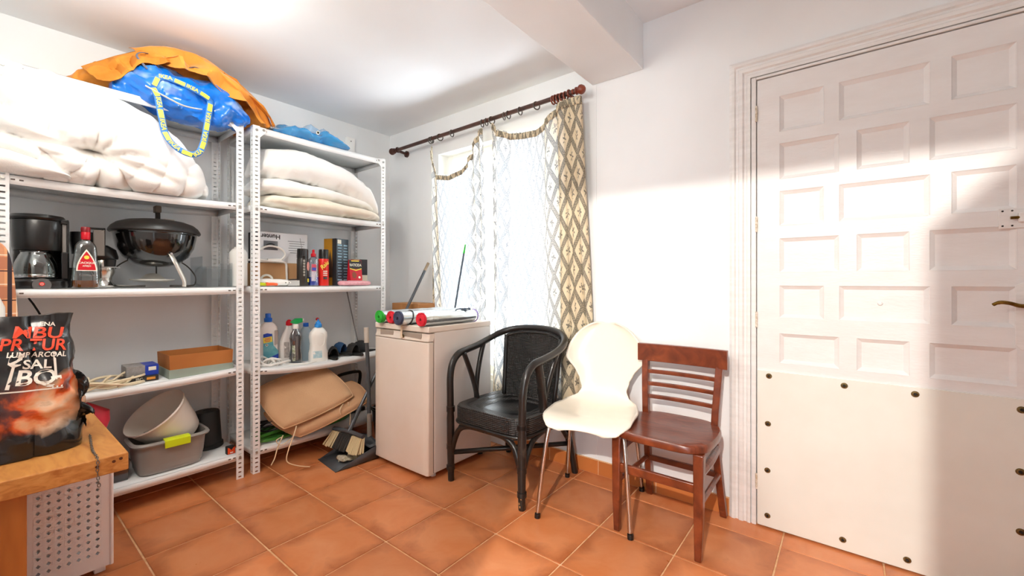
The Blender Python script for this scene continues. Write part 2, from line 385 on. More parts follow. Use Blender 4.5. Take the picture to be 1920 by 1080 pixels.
bt = MB().box(.410, YD-.004, 1.283, .53, YD, 1.352).obj('barrel_bolt', m_trim, door, smooth=None, bevel=.001)
MB().cyl((.434, YD-.015, 1.318), (.53, YD-.015, 1.318), .005, n=10).obj('bolt_bar', m_hb, bt)
MB().box(.452, YD-.02, 1.302, .47, YD-.004, 1.334).box(.50, YD-.02, 1.302, .52, YD-.004, 1.334).obj('bolt_guide', m_trim, bt, bevel=.003)
for (x, z) in ((.418, 1.292), (.418, 1.343), (.44, 1.292), (.44, 1.343)): MB().cyl((x, YD-.0055, z), (x, YD-.004, z), .003, n=8).obj('screw', m_dark, bt)
m_hinge = M('hinge_paint', '#e6e0d6', .4, c2='#b9a98c', nscale=80)
for z in (1.86, 1.36, .93, .2): MB().cyl((-.324, YD-.006, z-.035), (-.324, YD-.006, z+.035), .005, n=10).obj('hinge', m_hinge, door)
# ------------------------------------------------------------------ shelving units
XF, XBK = -2.665, -3.065
m_steel = M('white_enamel_steel', '#f2f3f3', .38, c2='#eceeee', nscale=4, bump=.03)
m_slot = M('slot_shadow_metal', '#5d5048', .6)
m_bolt = M('zinc_bolt', '#b9b8b2', .35, metal=.8)
def slotted(g, o, u, n):
    """a strip of steel with real slots: o = lower corner, u = width direction"""
    o, u = Vector(o), Vector(u); w, p, sw, sh = .036, .025, .015, .0075
    for k in range(n):
        a = k*p; b = a+p; c = (a+b)/2; i0, i1 = (w-sw)/2, (w+sw)/2
        P = lambda x, z: o+u*x+V(0, 0, z)
        vs = [P(0, a), P(w, a), P(w, b), P(0, b), P(i0, c-sh/2), P(i1, c-sh/2), P(i1, c+sh/2), P(i0, c+sh/2)]
        g.add(vs, [(0, 1, 5, 4), (1, 2, 6, 5), (2, 3, 7, 6), (3, 0, 4, 7)])
def upright(parent, x, y, sx, sy):
    g = MB(); slotted(g, (x, y, 0), (0, sy, 0), 80); slotted(g, (x, y, 0), (sx, 0, 0), 80)
    o = g.obj('upright', m_steel, parent, smooth=None, solid=.0018, soff=0); return o
def shelf(parent, y0, y1, z, sag=0, tilt=0, x0=XBK+.003, x1=XF-.002):
    n = 14; g = MB(); lip = .036
    def zz(t): return z-sag*(1-(2*t-1)**2)+tilt*(t-.5)
    def sheet(a, b):   # a, b: (x, dz) edges swept along y
        g.grid(lambda i, j: V(a[0]+(b[0]-a[0])*j, y0+.002+(y1-y0-.004)*i, zz(i)+a[1]+(b[1]-a[1])*j), n+1, 2)
    sheet((x0, 0), (x1, 0)); sheet((x1, 0), (x1, -lip)); sheet((x0, 0), (x0, -lip)); sheet((x1, -lip), (x1-.012, -lip)); sheet((x0, -lip), (x0+.012, -lip))
    for t, y in ((0, y0+.002), (1, y1-.002)): g.add([V(x0, y, zz(t)), V(x1, y, zz(t)), V(x1, y, zz(t)-lip), V(x0, y, zz(t)-lip)], [(0, 1, 2, 3)])
    o = g.obj('shelf', m_steel, parent, smooth=30, solid=.0012, soff=-1)
    s = MB()
    for yy in (y0+.045, y0+.068, y1-.045, y1-.068):
        t = (yy-y0)/(y1-y0); s.box(x1-.001, yy-.006, zz(t)-.021, x1+.0012, yy+.006, zz(t)-.015)
    so = s.obj('lip_slots', m_slot, o, smooth=None); so['kind'] = 'stuff'
    return o
def gusset(parent, y, z, s, up, n=2):
    sg = -1 if up else 1
    pl = MB().add([V(XF+.0006, y, z), V(XF+.0006, y+s*.07, z), V(XF+.0006, y+s*.07, z+sg*.022), V(XF+.0006, y+s*.022, z+sg*.075), V(XF+.0006, y, z+sg*.075)], [(0, 1, 2, 3, 4)]).obj('corner_plate', m_steel, parent, smooth=None, solid=.0016)
    for (dy, dz) in ((.018, .02), (.018, .06), (.055, .014)):
        MB().cyl((XF, y+s*dy, z+sg*dz), (XF+.007, y+s*dy, z+sg*dz), .0072, .0062, 8).obj('bolt', m_bolt, pl)
def unit(label, y0, y1, levels):
    t = thing('shelving_unit', label, 'shelf', (-2.865, (y0+y1)/2, 0), group='slotted steel shelving units')
    upright(t, XF, y0, -1, 1); upright(t, XF, y1, -1, -1); upright(t, XBK, y0, 1, 1); upright(t, XBK, y1, 1, -1)
    for (z, sag, tilt) in levels: shelf(t, y0, y1, z, sag, tilt)
    gusset(t, y0, 1.995, 1, True); gusset(t, y1, 1.995, -1, True)
    for z in (1.54, 1.07, .605, .14):
        for y in (y0+.018, y1-.018): MB().cyl((XF, y, z-.018), (XF+.006, y, z-.018), .0068, .006, 8).obj('bolt', m_bolt, t)
    return t
LY0, LY1, RY0, RY1 = .049, .935, .984, 1.868
unit('white slotted steel shelving unit holding the kettle barbecue and the coffee maker', LY0, LY1, [(1.997, .004, 0), (1.54, .010, .004), (1.072, .004, 0), (.612, .010, .02), (.142, .003, 0)])
unit('white slotted steel shelving unit holding the cleaning bottles', RY0, RY1, [(1.997, .004, 0), (1.54, .006, -.006), (1.074, .003, 0), (.604, .028, 0), (.140, .006, 0)])
def zR4(y): t = (y-RY0)/(RY1-RY0); return .604-.028*(1-(2*t-1)**2)
def zL4(y): t = (y-LY0)/(LY1-LY0); return .612-.010*(1-(2*t-1)**2)+.02*(t-.5)
# small white box on the wall above the shelves
w = thing('junction_box', 'small white plastic box fixed high on the wall above the shelving', 'box', (XA, 1.83, 2.14))
MB().box(XA, 1.795, 2.02, XA+.03, 1.865, 2.235).obj('cover', M('box_plastic', '#f6f6f4', .35), w, smooth=None, bevel=.004)
MB().cyl((XA+.03, 1.83, 2.205), (XA+.0315, 1.83, 2.205), .004, n=8).obj('screw', m_dark, w)
# ------------------------------------------------------------------ soft goods on the shelves
def ridge(p, s, seed): return 1-abs(nz3(p, s, seed))*2
def loaf(ys, zt, xf, xb, z0, nu=70, nv=48, ex=2.6, disp=None, zb=None):
    """soft heap lying along y: for each y a rounded section between xf(y) and xb, from z0 to zt(y)"""
    g = MB(); y0, y1 = ys[0], ys[-1]
    def fn(i, j):
        y = y0+(y1-y0)*i; e = min(1, max(0.0, (1-(2*i-1)**8)))**.5; e = max(e, .02)
        b0 = (zb(y) if zb else z0); h = max((zt(y)-b0), .004); a = 2*PI*j
        ca, sa = math.cos(a), math.sin(a)
        cx = math.copysign(abs(ca)**(2/ex), ca); cz = math.copysign(abs(sa)**(2/ex), sa)
        xm, xr = (xf(y)+xb)/2, (xf(y)-xb)/2
        p = V(xm+xr*cx*e, y, b0+h/2+h/2*cz*e)
        if disp:
            n = V(ca*.9, 0, sa); n.normalize(); p = p+n*disp(p, i, a)
            p.z = max(p.z, b0-.001)
        return p
    vs = [fn(i/(nu-1), j/nv) for i in range(nu) for j in range(nv)]
    fs = [(i*nv+j, i*nv+(j+1) % nv, (i+1)*nv+(j+1) % nv, (i+1)*nv+j) for i in range(nu-1) for j in range(nv)]
    fs += [tuple(range(nv-1, -1, -1)), tuple((nu-1)*nv+j for j in range(nv))]
    return g.add(vs, fs)
m_duvet = M('white_cotton', '#f5f3ef', .85, sheen=.3, bump=.12, bscale=180)
m_duvet2 = M('ivory_cotton', '#f3ecdd', .85, sheen=.3, bump=.12, bscale=180, c2='#efe4cf', nscale=5)
# big bunched duvet on the left unit
K = V(-2.55, .325, 1.655)
def pleat(x): return abs(math.sin(x))**.6
def dd(p, i, a):
    dy, dz = p.y-K.y, p.z-K.z; r = math.hypot(dy, dz); th = math.atan2(dz, dy); wob = nz3(p, 6, 2)*1.3
    w1 = math.exp(-((r-.13)/.14)**2)*(1 if dy > -.03 else .45); f1 = (pleat(th*4.5+wob)-.6)*.044*w1
    u = p.z+.62*p.y+nz3(p, 5, 6)*.03; wl = max(0, min(1, (.40-p.y)*5)); f2 = (pleat(u*34+wob*.8)-.6)*.040*wl*(1 if p.z > 1.60 else .5)
    f3 = (pleat((p.y*1.0-.35*p.z)*30+wob)-.6)*.022*max(0, min(1, (p.y-.36)*5))*max(0, min(1, (1.80-p.z)*8))
    knot = -.11*math.exp(-(r/.05)**2)
    cz = 1.655-.10*max(0, .33-p.y)*-1.2-.22*max(0, p.y-.33); fold = -.050*math.exp(-((p.z-cz)/.018)**2)*(1 if p.y < .42 else max(0, 1-(p.y-.42)*4))
    return f1+f2+f3+knot+fold+nz3(p, 4, 1)*.022+nz3(p, 13, 4)*.007
dv = loaf([.0, .80], lambda y: interp([0, .2, .38, .52, .63, .72, .79, .81], [1.985, 1.985, 1.975, 1.925, 1.84, 1.745, 1.64, 1.59], y), lambda y: interp([0, .15, .5, .8], [-2.585, -2.565, -2.565, -2.63], y), -3.03, 1.545, 210, 150, 3.4, dd, zb=lambda y: 1.536)
d = thing('bunched_duvet', 'big bunched white duvet bulging from the shelf above the coffee maker', 'duvet', (-2.8, .4, 1.54))
dv.obj('quilt', m_duvet, d, smooth=180)
fl = loaf([.0, .26], lambda y: interp([0, .12, .26], [1.64, 1.62, 1.56], y), lambda y: -2.575, -2.75, 1.545, 40, 40, 2.4, lambda p, i, a: nz3(p, 9, 7)*.012+math.sin(p.y*40+p.z*30)*.006, zb=lambda y: 1.541)
fl.obj('loose_corner', m_duvet, d, smooth=180)
# folded duvets on the right unit
def fold_duvet(label, y0, y1, zb0, zt0, xf, seed, mat, droop):
    zb = lambda y: zb0-droop*max(0, (y-1.40))**1.5
    zt = lambda y: interp([y0, y0+.06, (y0+y1)/2, y1-.12, y1], [zb0+.05, zt0, zt0, zt0-.02, zb0+.03], y)-droop*max(0, (y-1.40))**1.5
    def ds(p, i, a):
        return nz3(p, 6, seed)*.018+math.sin(p.y*75+nz3(p, 9, seed)*5)*.010*max(0, math.sin(a*.5))*(1 if p.z < (zb0+zt0)/2 else .25)+nz3(p, 20, seed)*.003
    return tag(loaf([y0, y1], zt, lambda y: xf-.02*abs(nz3((0, y*3, 0), 1, seed)), -3.03, zb0, 100, 56, 2.5, ds, zb=zb).obj('folded_duvet', mat, loc=(-2.85, (y0+y1)/2, zb0), smooth=180), label, 'duvet', 'folded duvets on the shelf')
fold_duvet('bottom folded ivory duvet of the three under the blue plastic bag', 1.03, 1.87, 1.541, 1.64, -2.625, 3, m_duvet2, 0)
fold_duvet('middle folded white duvet of the three under the blue plastic bag', 1.00, 1.83, 1.628, 1.735, -2.64, 5, m_duvet, .12)
fold_duvet('topmost folded white duvet of the three, sagging towards the window', 1.02, 1.86, 1.722, 1.925, -2.62, 8, m_duvet, .55)
pw = loaf([1.0, 1.2], lambda y: interp([1.0, 1.08, 1.2], [1.70, 1.80, 1.72], y), lambda y: -2.93, -3.04, 1.66, 30, 30, 2.2, lambda p, i, a: nz3(p, 8, 3)*.008)
# orange cloth heaped on top
m_or = M('orange_canvas', '#dd9132', .75, c2='#cd7f24', nscale=5, bump=.15, bscale=250, sheen=.2)
m_or2 = M('dark_orange_canvas', '#c2701c', .8, c2='#d38a30', nscale=5, bump=.15, bscale=250)
oc = thing('orange_tarpaulin', 'crumpled orange canvas sheet heaped on top of the shelving near the ceiling', 'cloth', (-2.87, .7, 2.0))
def od(p, i, a):
    q = V(p.x*1.5, p.y, p.z*1.6)
    return (ridge(q, 5.5, 11)-.45)*.045+(ridge(q+V(nz3(q, 4, 1)*.1, 0, 0), 11, 5)-.45)*.014
def crease(p, i, a): return od(p, i, a)
loaf([.24, 1.14], lambda y: interp([.24, .37, .48, .58, .72, .80, .91, 1.05, 1.14], [2.04, 2.145, 2.20, 2.285, 2.315, 2.295, 2.235, 2.165, 2.06], y), lambda y: interp([.24, .6, .9, 1.14], [-2.76, -2.72, -2.70, -2.72], y), -3.05, 2.0, 150, 90, 2.1, od, zb=lambda y: 1.999).obj('main_fold', m_or, oc, smooth=50)
def sheet(top, bot, seed, mat, name, amp=.02):
    a, b = spline(top, 12), spline(bot, 12); n = min(len(a), len(b)); g = MB()
    def fn(i, j):
        k = min(int(i*(n-1)+.5), n-1); q = a[k].lerp(b[k], j); e = min(1, j*3)
        r = V(q.x, q.y+q.z*.8, q.z*.4)
        return q+V(((ridge(r, 9, seed)-.45)*amp*1.6+math.sin(j*9+i*5+seed)*amp*.35)*(.3+.7*e), (ridge(r, 7, seed+3)-.5)*amp*.5*e, (ridge(r, 8, seed+5)-.5)*amp*e)
    g.grid(fn, 70, 30); return g.obj(name, mat, oc, smooth=50, solid=.002)
sheet([(-2.74, .46, 2.235), (-2.70, .60, 2.285), (-2.68, .75, 2.285), (-2.68, .90, 2.225), (-2.70, 1.04, 2.13), (-2.72, 1.11, 2.03)], [(-2.615, .56, 2.165), (-2.585, .66, 2.165), (-2.57, .75, 2.125), (-2.57, .86, 2.075), (-2.60, .955, 2.045), (-2.64, 1.01, 2.006)], 1, m_or, 'upper_flap', .042)
sheet([(-2.76, .30, 2.09), (-2.74, .38, 2.15), (-2.72, .48, 2.22), (-2.70, .58, 2.255)], [(-2.675, .34, 2.01), (-2.66, .42, 2.05), (-2.64, .48, 2.13), (-2.61, .60, 2.175)], 4, m_or2, 'lower_flap', .024)
sheet([(-2.72, .84, 2.27), (-2.70, .97, 2.19), (-2.70, 1.07, 2.11), (-2.71, 1.12, 2.03)], [(-2.64, .84, 2.20), (-2.62, .95, 2.12), (-2.62, 1.03, 2.05), (-2.63, 1.06, 2.004)], 8, m_or2, 'side_flap', .032)
m_hem = M('grey_webbing', '#5d6476', .7)
MB().tube(spline([(-2.70, .53, 2.225), (-2.66, .49, 2.20), (-2.645, .475, 2.17), (-2.63, .51, 2.12)], 6), .005, 6, flat=.4).obj('grey_tape', m_hem, oc)
MB().tube(spline([(-2.625, .66, 2.175), (-2.60, .69, 2.19), (-2.60, .74, 2.185)], 6), .006, 6, flat=.4).obj('grey_tape', m_hem, oc)
# blue woven carrier bag with printed straps
m_blue = M('blue_woven_plastic', '#0a6fd0', .25, c2='#cfe0ec', nscale=5, nmin=.60, nmax=.74, bump=.3, bscale=35, coat=.4)  # pale noise patches put glossy reflection and wear into the colour
m_str = M('strap_blue', '#3d7fc9', .45); m_yel = M('strap_yellow', '#e9d64a', .45); m_strw = M('strap_print', '#f0efe0', .5)
bgg = thing('carrier_bag', 'big blue woven carrier bag with yellow printed straps slumped on top of the shelving', 'bag', (-2.72, .70, 2.0))
def bd(p, i, a):
    q = V(p.x*1.2, p.y+p.z*.6, p.z*1.4); return (ridge(q, 7, 21)-.5)*.036+(ridge(q, 15, 9)-.5)*.016
bagm = loaf([.39, .985], lambda y: interp([.39, .45, .58, .80, .90, .985], [2.045, 2.115, 2.165, 2.155, 2.095, 2.03], y), lambda y: interp([.39, .55, .75, .9, .985], [-2.66, -2.615, -2.60, -2.61, -2.645], y), -2.80, 1.999, 120, 70, 2.3, bd, zb=lambda y: interp([.39, .46, .56, .62, .80, .90, .985], [2.0, 1.995, 1.955, 1.935, 1.93, 1.955, 2.0], y))
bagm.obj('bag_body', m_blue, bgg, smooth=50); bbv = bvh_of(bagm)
def strap(path, w, name, lett):
    c = spline(path, 14); n = len(c); g = MB()
    rows = []
    for k in range(n):
        d = (c[min(k+1, n-1)]-c[max(k-1, 0)]).normalized(); a = d.cross(V(1, 0, 0)).normalized()
        rows.append((c[k]-a*w/2, c[k]+a*w/2, d, a))
    g.add([v for r in rows for v in r[:2]], [(2*k, 2*k+1, 2*k+3, 2*k+2) for k in range(n-1)])
    o = g.obj(name, m_str, bgg, smooth=60, solid=.002)
    L = [0]
    for k in range(1, n): L.append(L[-1]+(c[k]-c[k-1]).length)
    def at_len(s):
        for k in range(n-1):
            if L[k+1] >= s: t = (s-L[k])/(L[k+1]-L[k]); return c[k].lerp(c[k+1], t), rows[k][2], rows[k][3]
        return c[-1], rows[-1][2], rows[-1][3]
    s = .025; q = 0
    while s < L[-1]-.02:
        p, d, a = at_len(s)
        if a.cross(d).x < 0: a2 = -a
        else: a2 = a
        if q % 2 == 0: decal('yellow_patch', rect2(.042, w*.72, 3, 1), m_yel, o, p+V(.0025, 0, 0), d, -a2 if d.cross(-a2).x > 0 else a2); s += .052
        else: decal('printed_lettering', text_mesh('IKEA', w*.95, True), m_yel, o, p+V(.0028, 0, 0), d, -a2 if d.cross(-a2).x > 0 else a2); s += .056
        q += 1
    return o
strap([(-2.605, .525, 2.03), (-2.59, .54, 1.985), (-2.575, .55, 1.90), (-2.565, .565, 1.81), (-2.545, .60, 1.752), (-2.535, .65, 1.728), (-2.545, .69, 1.745), (-2.56, .715, 1.80), (-2.575, .735, 1.90), (-2.59, .753, 2.01), (-2.60, .756, 2.05)], .028, 'long_strap', 1)
strap([(-2.60, .528, 2.035), (-2.595, .55, 2.085), (-2.588, .60, 2.088), (-2.582, .68, 2.07), (-2.588, .74, 2.05), (-2.60, .757, 2.03)], .026, 'short_strap', 1)
MB().tube(spline([(-2.61, .50, 2.03), (-2.59, .56, 2.0), (-2.585, .64, 1.975), (-2.60, .72, 1.985)], 6), .008, 6, flat=.4).obj('frayed_seam', m_strw, bgg)
# thin blue plastic bag on the right unit
mp, t, b = newmat('clear_blue_film'); b.inputs['Base Color'].default_value = lin('#1f9be0'); b.inputs['Roughness'].default_value = .12; b.inputs['Alpha'].default_value = .72; b.inputs['Coat Weight'].default_value = .6
pb = thing('plastic_bag', 'thin crumpled blue plastic bag lying on the shelving beside the window', 'bag', (-2.78, 1.35, 2.0))
def pd(p, i, a): return (ridge(p, 9, 31)-.5)*.022+(ridge(p, 20, 3)-.5)*.007
loaf([1.09, 1.60], lambda y: interp([1.09, 1.18, 1.30, 1.36, 1.42, 1.50, 1.60], [2.02, 2.075, 2.07, 2.055, 2.09, 2.05, 2.012], y), lambda y: interp([1.09, 1.3, 1.6], [-2.70, -2.64, -2.62], y), -2.92, 2.0, 110, 60, 2.0, pd, zb=lambda y: 1.999).obj('film', mp, pb, smooth=50)
mp2, t, b = newmat('clear_film'); b.inputs['Base Color'].default_value = lin('#a8d2f0'); b.inputs['Roughness'].default_value = .1; b.inputs['Alpha'].default_value = .45
loaf([1.28, 1.52], lambda y: interp([1.28, 1.34, 1.40, 1.45, 1.52], [2.05, 2.115, 2.09, 2.12, 2.03], y), lambda y: -2.69, -2.84, 2.03, 60, 40, 2.0, pd).obj('clear_flap', mp2, pb, smooth=50)
decal('round_print', disc2(.012, 14), m_strw, pb, (-2.632, 1.345, 2.045), (0, 1, 0), (.3, 0, 1)); decal('dark_print', disc2(.007, 12), m_dark, pb, (-2.629, 1.345, 2.045), (0, 1, 0), (.3, 0, 1))
# ------------------------------------------------------------------ things on the unit by the bench
m_blk = M('black_plastic', '#131212', .32, coat=.2); m_blkm = M('black_matte_plastic', '#1b1a1a', .55); m_gry = M('grey_plastic', '#8f8d8c', .4)
m_wpl = M('white_plastic', '#f1efea', .35); m_redp = M('red_plastic', '#c81526', .3); m_chr = M('chrome', '#d9d9d9', .12, metal=1); m_alu = M('brushed_aluminium', '#cfcac0', .35, metal=.7)
def thin_glass(name, tint, ref=.12, rough=.03, k=.65):
    m, t, b = newmat(name)
    gl = t.n('ShaderNodeBsdfGlossy', i_Roughness=rough); tr = t.n('ShaderNodeBsdfTransparent'); tr.inputs[0].default_value = lin(tint); mx = t.n('ShaderNodeMixShader')
    lw = t.n('ShaderNodeLayerWeight', i_Blend=.35); f = t.math('MULTIPLY_ADD', lw.outputs['Facing'], k, ref); t.l(f, mx.inputs[0]); t.l(tr.outputs[0], mx.inputs[1]); t.l(gl.outputs[0], mx.inputs[2]); t.l(mx.outputs[0], t.N['Material Output'].inputs[0])
    return m
m_glass = thin_glass('clear_glass', '#dfe6e4'); m_acr = thin_glass('clear_acrylic', '#f5f7f8', .03, .03, .2)
def sup(w, d, z, cx=0, cy=0, e=2.6, n=28):
    out = []
    for k in range(n):
        a = 2*PI*k/n; c, s = math.cos(a), math.sin(a)
        out.append(V(cx+w*math.copysign(abs(c)**(2/e), c), cy+d*math.copysign(abs(s)**(2/e), s), z))
    return out
Z3 = 1.073
# coffee maker (front faces +x)
cm = thing('coffee_maker', 'black drip coffee maker with a glass jug', 'coffee maker', (-2.81, .175, Z3))
C = V(-2.81, .175, 0)
MB().loft([sup(.105, .083, Z3, C.x+.01, C.y, 3.2), sup(.11, .086, Z3+.012, C.x+.01, C.y, 3.2), sup(.108, .084, Z3+.03, C.x+.01, C.y, 3.2), sup(.09, .074, Z3+.04, C.x+.01, C.y, 3)]).obj('base', m_blk, cm)
MB().loft([sup(.045, .075, z, C.x-.055, C.y, 3) for z in (Z3+.03, Z3+.17, Z3+.30)]).obj('rear_tower', m_blk, cm)
MB().loft([sup(.075, .072, Z3+.165, C.x+.0, C.y-.005, 2.4), sup(.079, .076, Z3+.18, C.x, C.y-.005, 2.4), sup(.083, .080, Z3+.29, C.x, C.y-.005, 2.4), sup(.080, .077, Z3+.298, C.x, C.y-.005, 2.4)]).obj('brew_head', m_blk, cm)
MB().loft([sup(.086, .084, Z3+.298, C.x, C.y-.005, 2.4), sup(.090, .087, Z3+.306, C.x, C.y-.005, 2.4), sup(.084, .08, Z3+.318, C.x, C.y-.005, 2.4), sup(.05, .05, Z3+.324, C.x, C.y-.005, 2.2)]).obj('lid', m_blk, cm)
MB().box(C.x-.03, C.y+.066, Z3+.155, C.x+.05, C.y+.082, Z3+.29).obj('water_gauge', M('smoky_gauge', '#85807c', .25), cm, bevel=.004)
MB().box(C.x-.035, C.y+.079, Z3+.04, C.x+.06, C.y+.087, Z3+.30).box(C.x+.045, C.y+.06, Z3+.285, C.x+.06, C.y+.086, Z3+.305).box(C.x+.045, C.y+.062, Z3+.04, C.x+.06, C.y+.087, Z3+.16).obj('side_frame', m_blk, cm, bevel=.003)
jug = MB().lathe([(.058, .006), (.066, .012), (.068, .03), (.062, .07), (.050, .105), (.044, .115), (.046, .122)], 28, Matrix.Translation((C.x+.028, C.y-.012, Z3+.036))).obj('glass_jug', m_glass, cm, smooth=60, solid=.002)
MB().lathe([(.0, .120), (.045, .120), (.047, .127), (.03, .133), (0, .134)], 24, Matrix.Translation((C.x+.028, C.y-.012, Z3+.036))).obj('jug_lid', m_blk, jug)
MB().lathe([(.066, 0), (.068, .004), (.068, .012), (.066, .016)], 24, Matrix.Translation((C.x+.028, C.y-.012, Z3+.045))).obj('jug_band', m_chr, jug)
MB().cyl((C.x+.108, C.y-.0, Z3+.012), (C.x+.121, C.y-.0, Z3+.015), .03, .028, 24).obj('control_oval', M('control_grey', '#4b4645', .35), cm)
sw = MB().lathe([(0, .004), (.0075, .003), (.009, 0)], 16, Matrix.Translation((C.x+.1215, C.y, Z3+.018)) @ Matrix.Rotation(PI/2, 4, 'Y')).obj('power_switch', M('switch_red', '#e0403a', .3), cm)
MB().tube([V(C.x+.1255, C.y+.004*math.cos(a), Z3+.018+.004*math.sin(a)) for a in [2*PI*k/12 for k in range(13)]], .0008, 5).obj('switch_ring', m_strw, sw)
MB().tube(spline([(-2.93, .17, Z3+.01), (-3.05, .16, 1.07), (-3.055, .155, 1.03), (-2.98, .17, .99), (-2.95, .19, .93), (-2.96, .18, .87), (-2.98, .175, .80)], 6), .004, 7).obj('power_cord', m_blkm, cm)
# rum bottle
rb = thing('rum_bottle', 'nearly empty rum bottle with a red label and red neck', 'bottle', (-2.705, .309, Z3))
prof = [(.0445, .0), (.0465, .006), (.046, .04), (.0425, .10), (.037, .165), (.034, .19), (.026, .205), (.016, .214), (.0135, .225), (.0135, .24)]
btl = MB().loft([sup(w*.62, w, Z3+z, -2.705, .309, 2.8, 32) for w, z in prof]); btl.obj('glass', m_glass, rb, smooth=60); bv = bvh_of(btl)
MB().loft([sup(w*.60, w*.97, Z3+z, -2.705, .309, 2.8, 32) for w, z in ((.043, .004), (.045, .008), (.0445, .034))]).obj('rum', M('amber_rum', '#9c5212', .1, trans=.35), rb)
MB().lathe([(.0145, .218), (.0155, .22), (.0155, .25), (.0145, .252), (.0150, .253), (.0155, .270), (.013, .275), (0, .275)], 18, Matrix.Translation((-2.705, .309, Z3))).obj('neck_wrap', m_redp, rb)
MB().lathe([(.0158, .252), (.016, .256), (.016, .270), (.014, .2755), (0, .2758)], 18, Matrix.Translation((-2.705, .309, Z3))).obj('cap', M('dark_red_cap', '#7d1218', .35), rb)
def shield(w, h, n=10):
    pts = [(-w/2, -h/2), (w/2, -h/2)]; pts += [(w/2*(1-(k/n)**1.8), -h/2+h*k/n) for k in range(1, n+1)]; pts += [(-w/2*(1-(k/n)**1.8), -h/2+h*k/n) for k in range(n-1, 0, -1)]
    return pts, [tuple(range(len(pts)))]
fx = -2.705+.0275
lb = decal('label_border', shield(.068, .098), m_strw, rb, (fx, .309, Z3+.125), (0, 1, 0), (-.09, 0, 1), off=.002)
def LX(z): return fx-.09*(z-.125)
l2 = decal('label_field', shield(.058, .085), m_redp, lb, (LX(.122), .309, Z3+.122), (0, 1, 0), (-.09, 0, 1), off=.0026)
decal('label_emblem', disc2(.0085), m_yel, lb, (LX(.137), .309, Z3+.137), (0, 1, 0), (-.09, 0, 1), off=.0032)
decal('label_lettering', text_mesh('CACIQUE', .0125, True), m_strw, lb, (LX(.112), .309, Z3+.112), (0, 1, 0), (-.09, 0, 1), off=.0034)
decal('label_lettering', text_mesh('AÑEJO', .009, True), m_strw, lb, (LX(.098), .309, Z3+.098), (0, 1, 0), (-.09, 0, 1), off=.0034)
decal('glass_script', text_mesh('Cacique', .016, False, .4), m_gry, rb, (LX(.058), .309, Z3+.058), (0, 1, 0), (-.09, 0, 1), off=.0032)
# juicer behind the bottle
ju = thing('citrus_juicer', 'steel and black citrus juicer behind the rum bottle', 'juicer', (-2.86, .37, Z3))
T = Matrix.Translation((-2.86, .385, Z3))
MB().lathe([(0, 0), (.045, 0), (.047, .01), (.036, .03), (.035, .05), (.046, .075), (.047, .135), (.044, .14), (0, .14)], 28, T).obj('steel_body', M('polished_steel', '#c9c6c1', .16, metal=1), ju)
MB().loft([sup(.058, .062, Z3+.138, -2.86, .38, 2.2), sup(.062, .068, Z3+.15, -2.86, .375, 2.2), sup(.060, .064, Z3+.185, -2.86, .37, 2.2), sup(.05, .050, Z3+.205, -2.86, .355, 2.2)]).obj('black_bowl', m_blk, ju)
MB().loft([sup(.052, .046, Z3+.16, -2.86, .325, 2.4), sup(.056, .050, Z3+.22, -2.86, .322, 2.4), sup(.056, .052, Z3+.262, -2.86, .325, 2.4)]).obj('black_cup', m_blk, ju)
MB().box(-2.815, .345, Z3+.15, -2.795, .385, Z3+.275).obj('front_arm', M('arm_grey', '#77706a', .35), ju, bevel=.004)
MB().box(-2.82, .38, Z3+.18, -2.80, .388, Z3+.285).box(-2.82, .33, Z3+.277, -2.80, .388, Z3+.285).obj('lever_frame', m_blk, ju, bevel=.002)
MB().cyl((-2.80, .405, Z3+.10), (-2.80, .405, Z3+.135), .018, .022, 16).obj('spout', m_blkm, ju); MB().cyl((-2.80, .405, Z3+.096), (-2.80, .405, Z3+.10), .034, n=20).obj('spout_rim', m_gry, ju)
tag(MB().lathe([(0, 0), (.034, 0), (.038, .004), (.038, .095), (.035, .095), (.034, .008), (0, .008)], 20, Matrix.Translation((-2.95, .285, Z3))).obj('dark_mug', m_blk, loc=(-2.95, .285, Z3)), 'plain dark mug standing between the coffee maker and the rum bottle', 'mug')
# kettle barbecue
gc = V(-2.862, .592, Z3); gr = thing('kettle_barbecue', 'small black enamel kettle barbecue on bent metal legs', 'barbecue', gc)
m_en = M('black_enamel', '#0b0a0a', .07, coat=1); m_en2 = M('dusty_black_enamel', '#232120', .38, c2='#3a3633', nscale=10, nmin=.4, nmax=.8)
T = Matrix.Translation(gc)
MB().lathe([(0, .105), (.05, .107), (.095, .123), (.135, .158), (.160, .205), (.170, .255), (.172, .272), (.178, .278), (.178, .284), (.17, .284), (.166, .26), (.12, .16), (0, .125)], 48, T).obj('bowl', m_en, gr)
MB().lathe([(.172, .284), (.187, .282), (.190, .288), (.187, .298), (.178, .313), (.158, .331), (.122, .345), (.075, .353), (0, .356)], 48, T).obj('lid', m_en2, gr)
MB().tube(spline([(gc.x+.0, gc.y+.006, gc.z+.35), (gc.x, gc.y+.006, gc.z+.40)], 4), .011, 8, flat=.6).obj('handle_stem', m_blkm, gr); MB().cbox((gc.x, gc.y+.004, gc.z+.410), (.05, .026, .035)).obj('lid_handle', M('handle_stone', '#6c6055', .5), gr, bevel=.004)
MB().cbox((gc.x-.0, gc.y+.05, gc.z+.356), (.04, .045, .012)).obj('lid_vent', m_alu, gr, bevel=.002)
MB().tube(spline([(gc.x+.135, gc.y+.03, gc.z+.170), (gc.x+.160, gc.y+.04, gc.z+.135), (gc.x+.165, gc.y+.065, gc.z+.07), (gc.x+.165, gc.y+.08, gc.z+.03), (gc.x+.163, gc.y+.079, gc.z+.003)], 6), .011, 8, flat=.35).obj('leg', m_alu, gr)
MB().cyl((gc.x+.118, gc.y+.026, gc.z+.165), (gc.x+.15, gc.y+.03, gc.z+.172), .006, n=8).obj('leg_bolt', m_chr, gr)
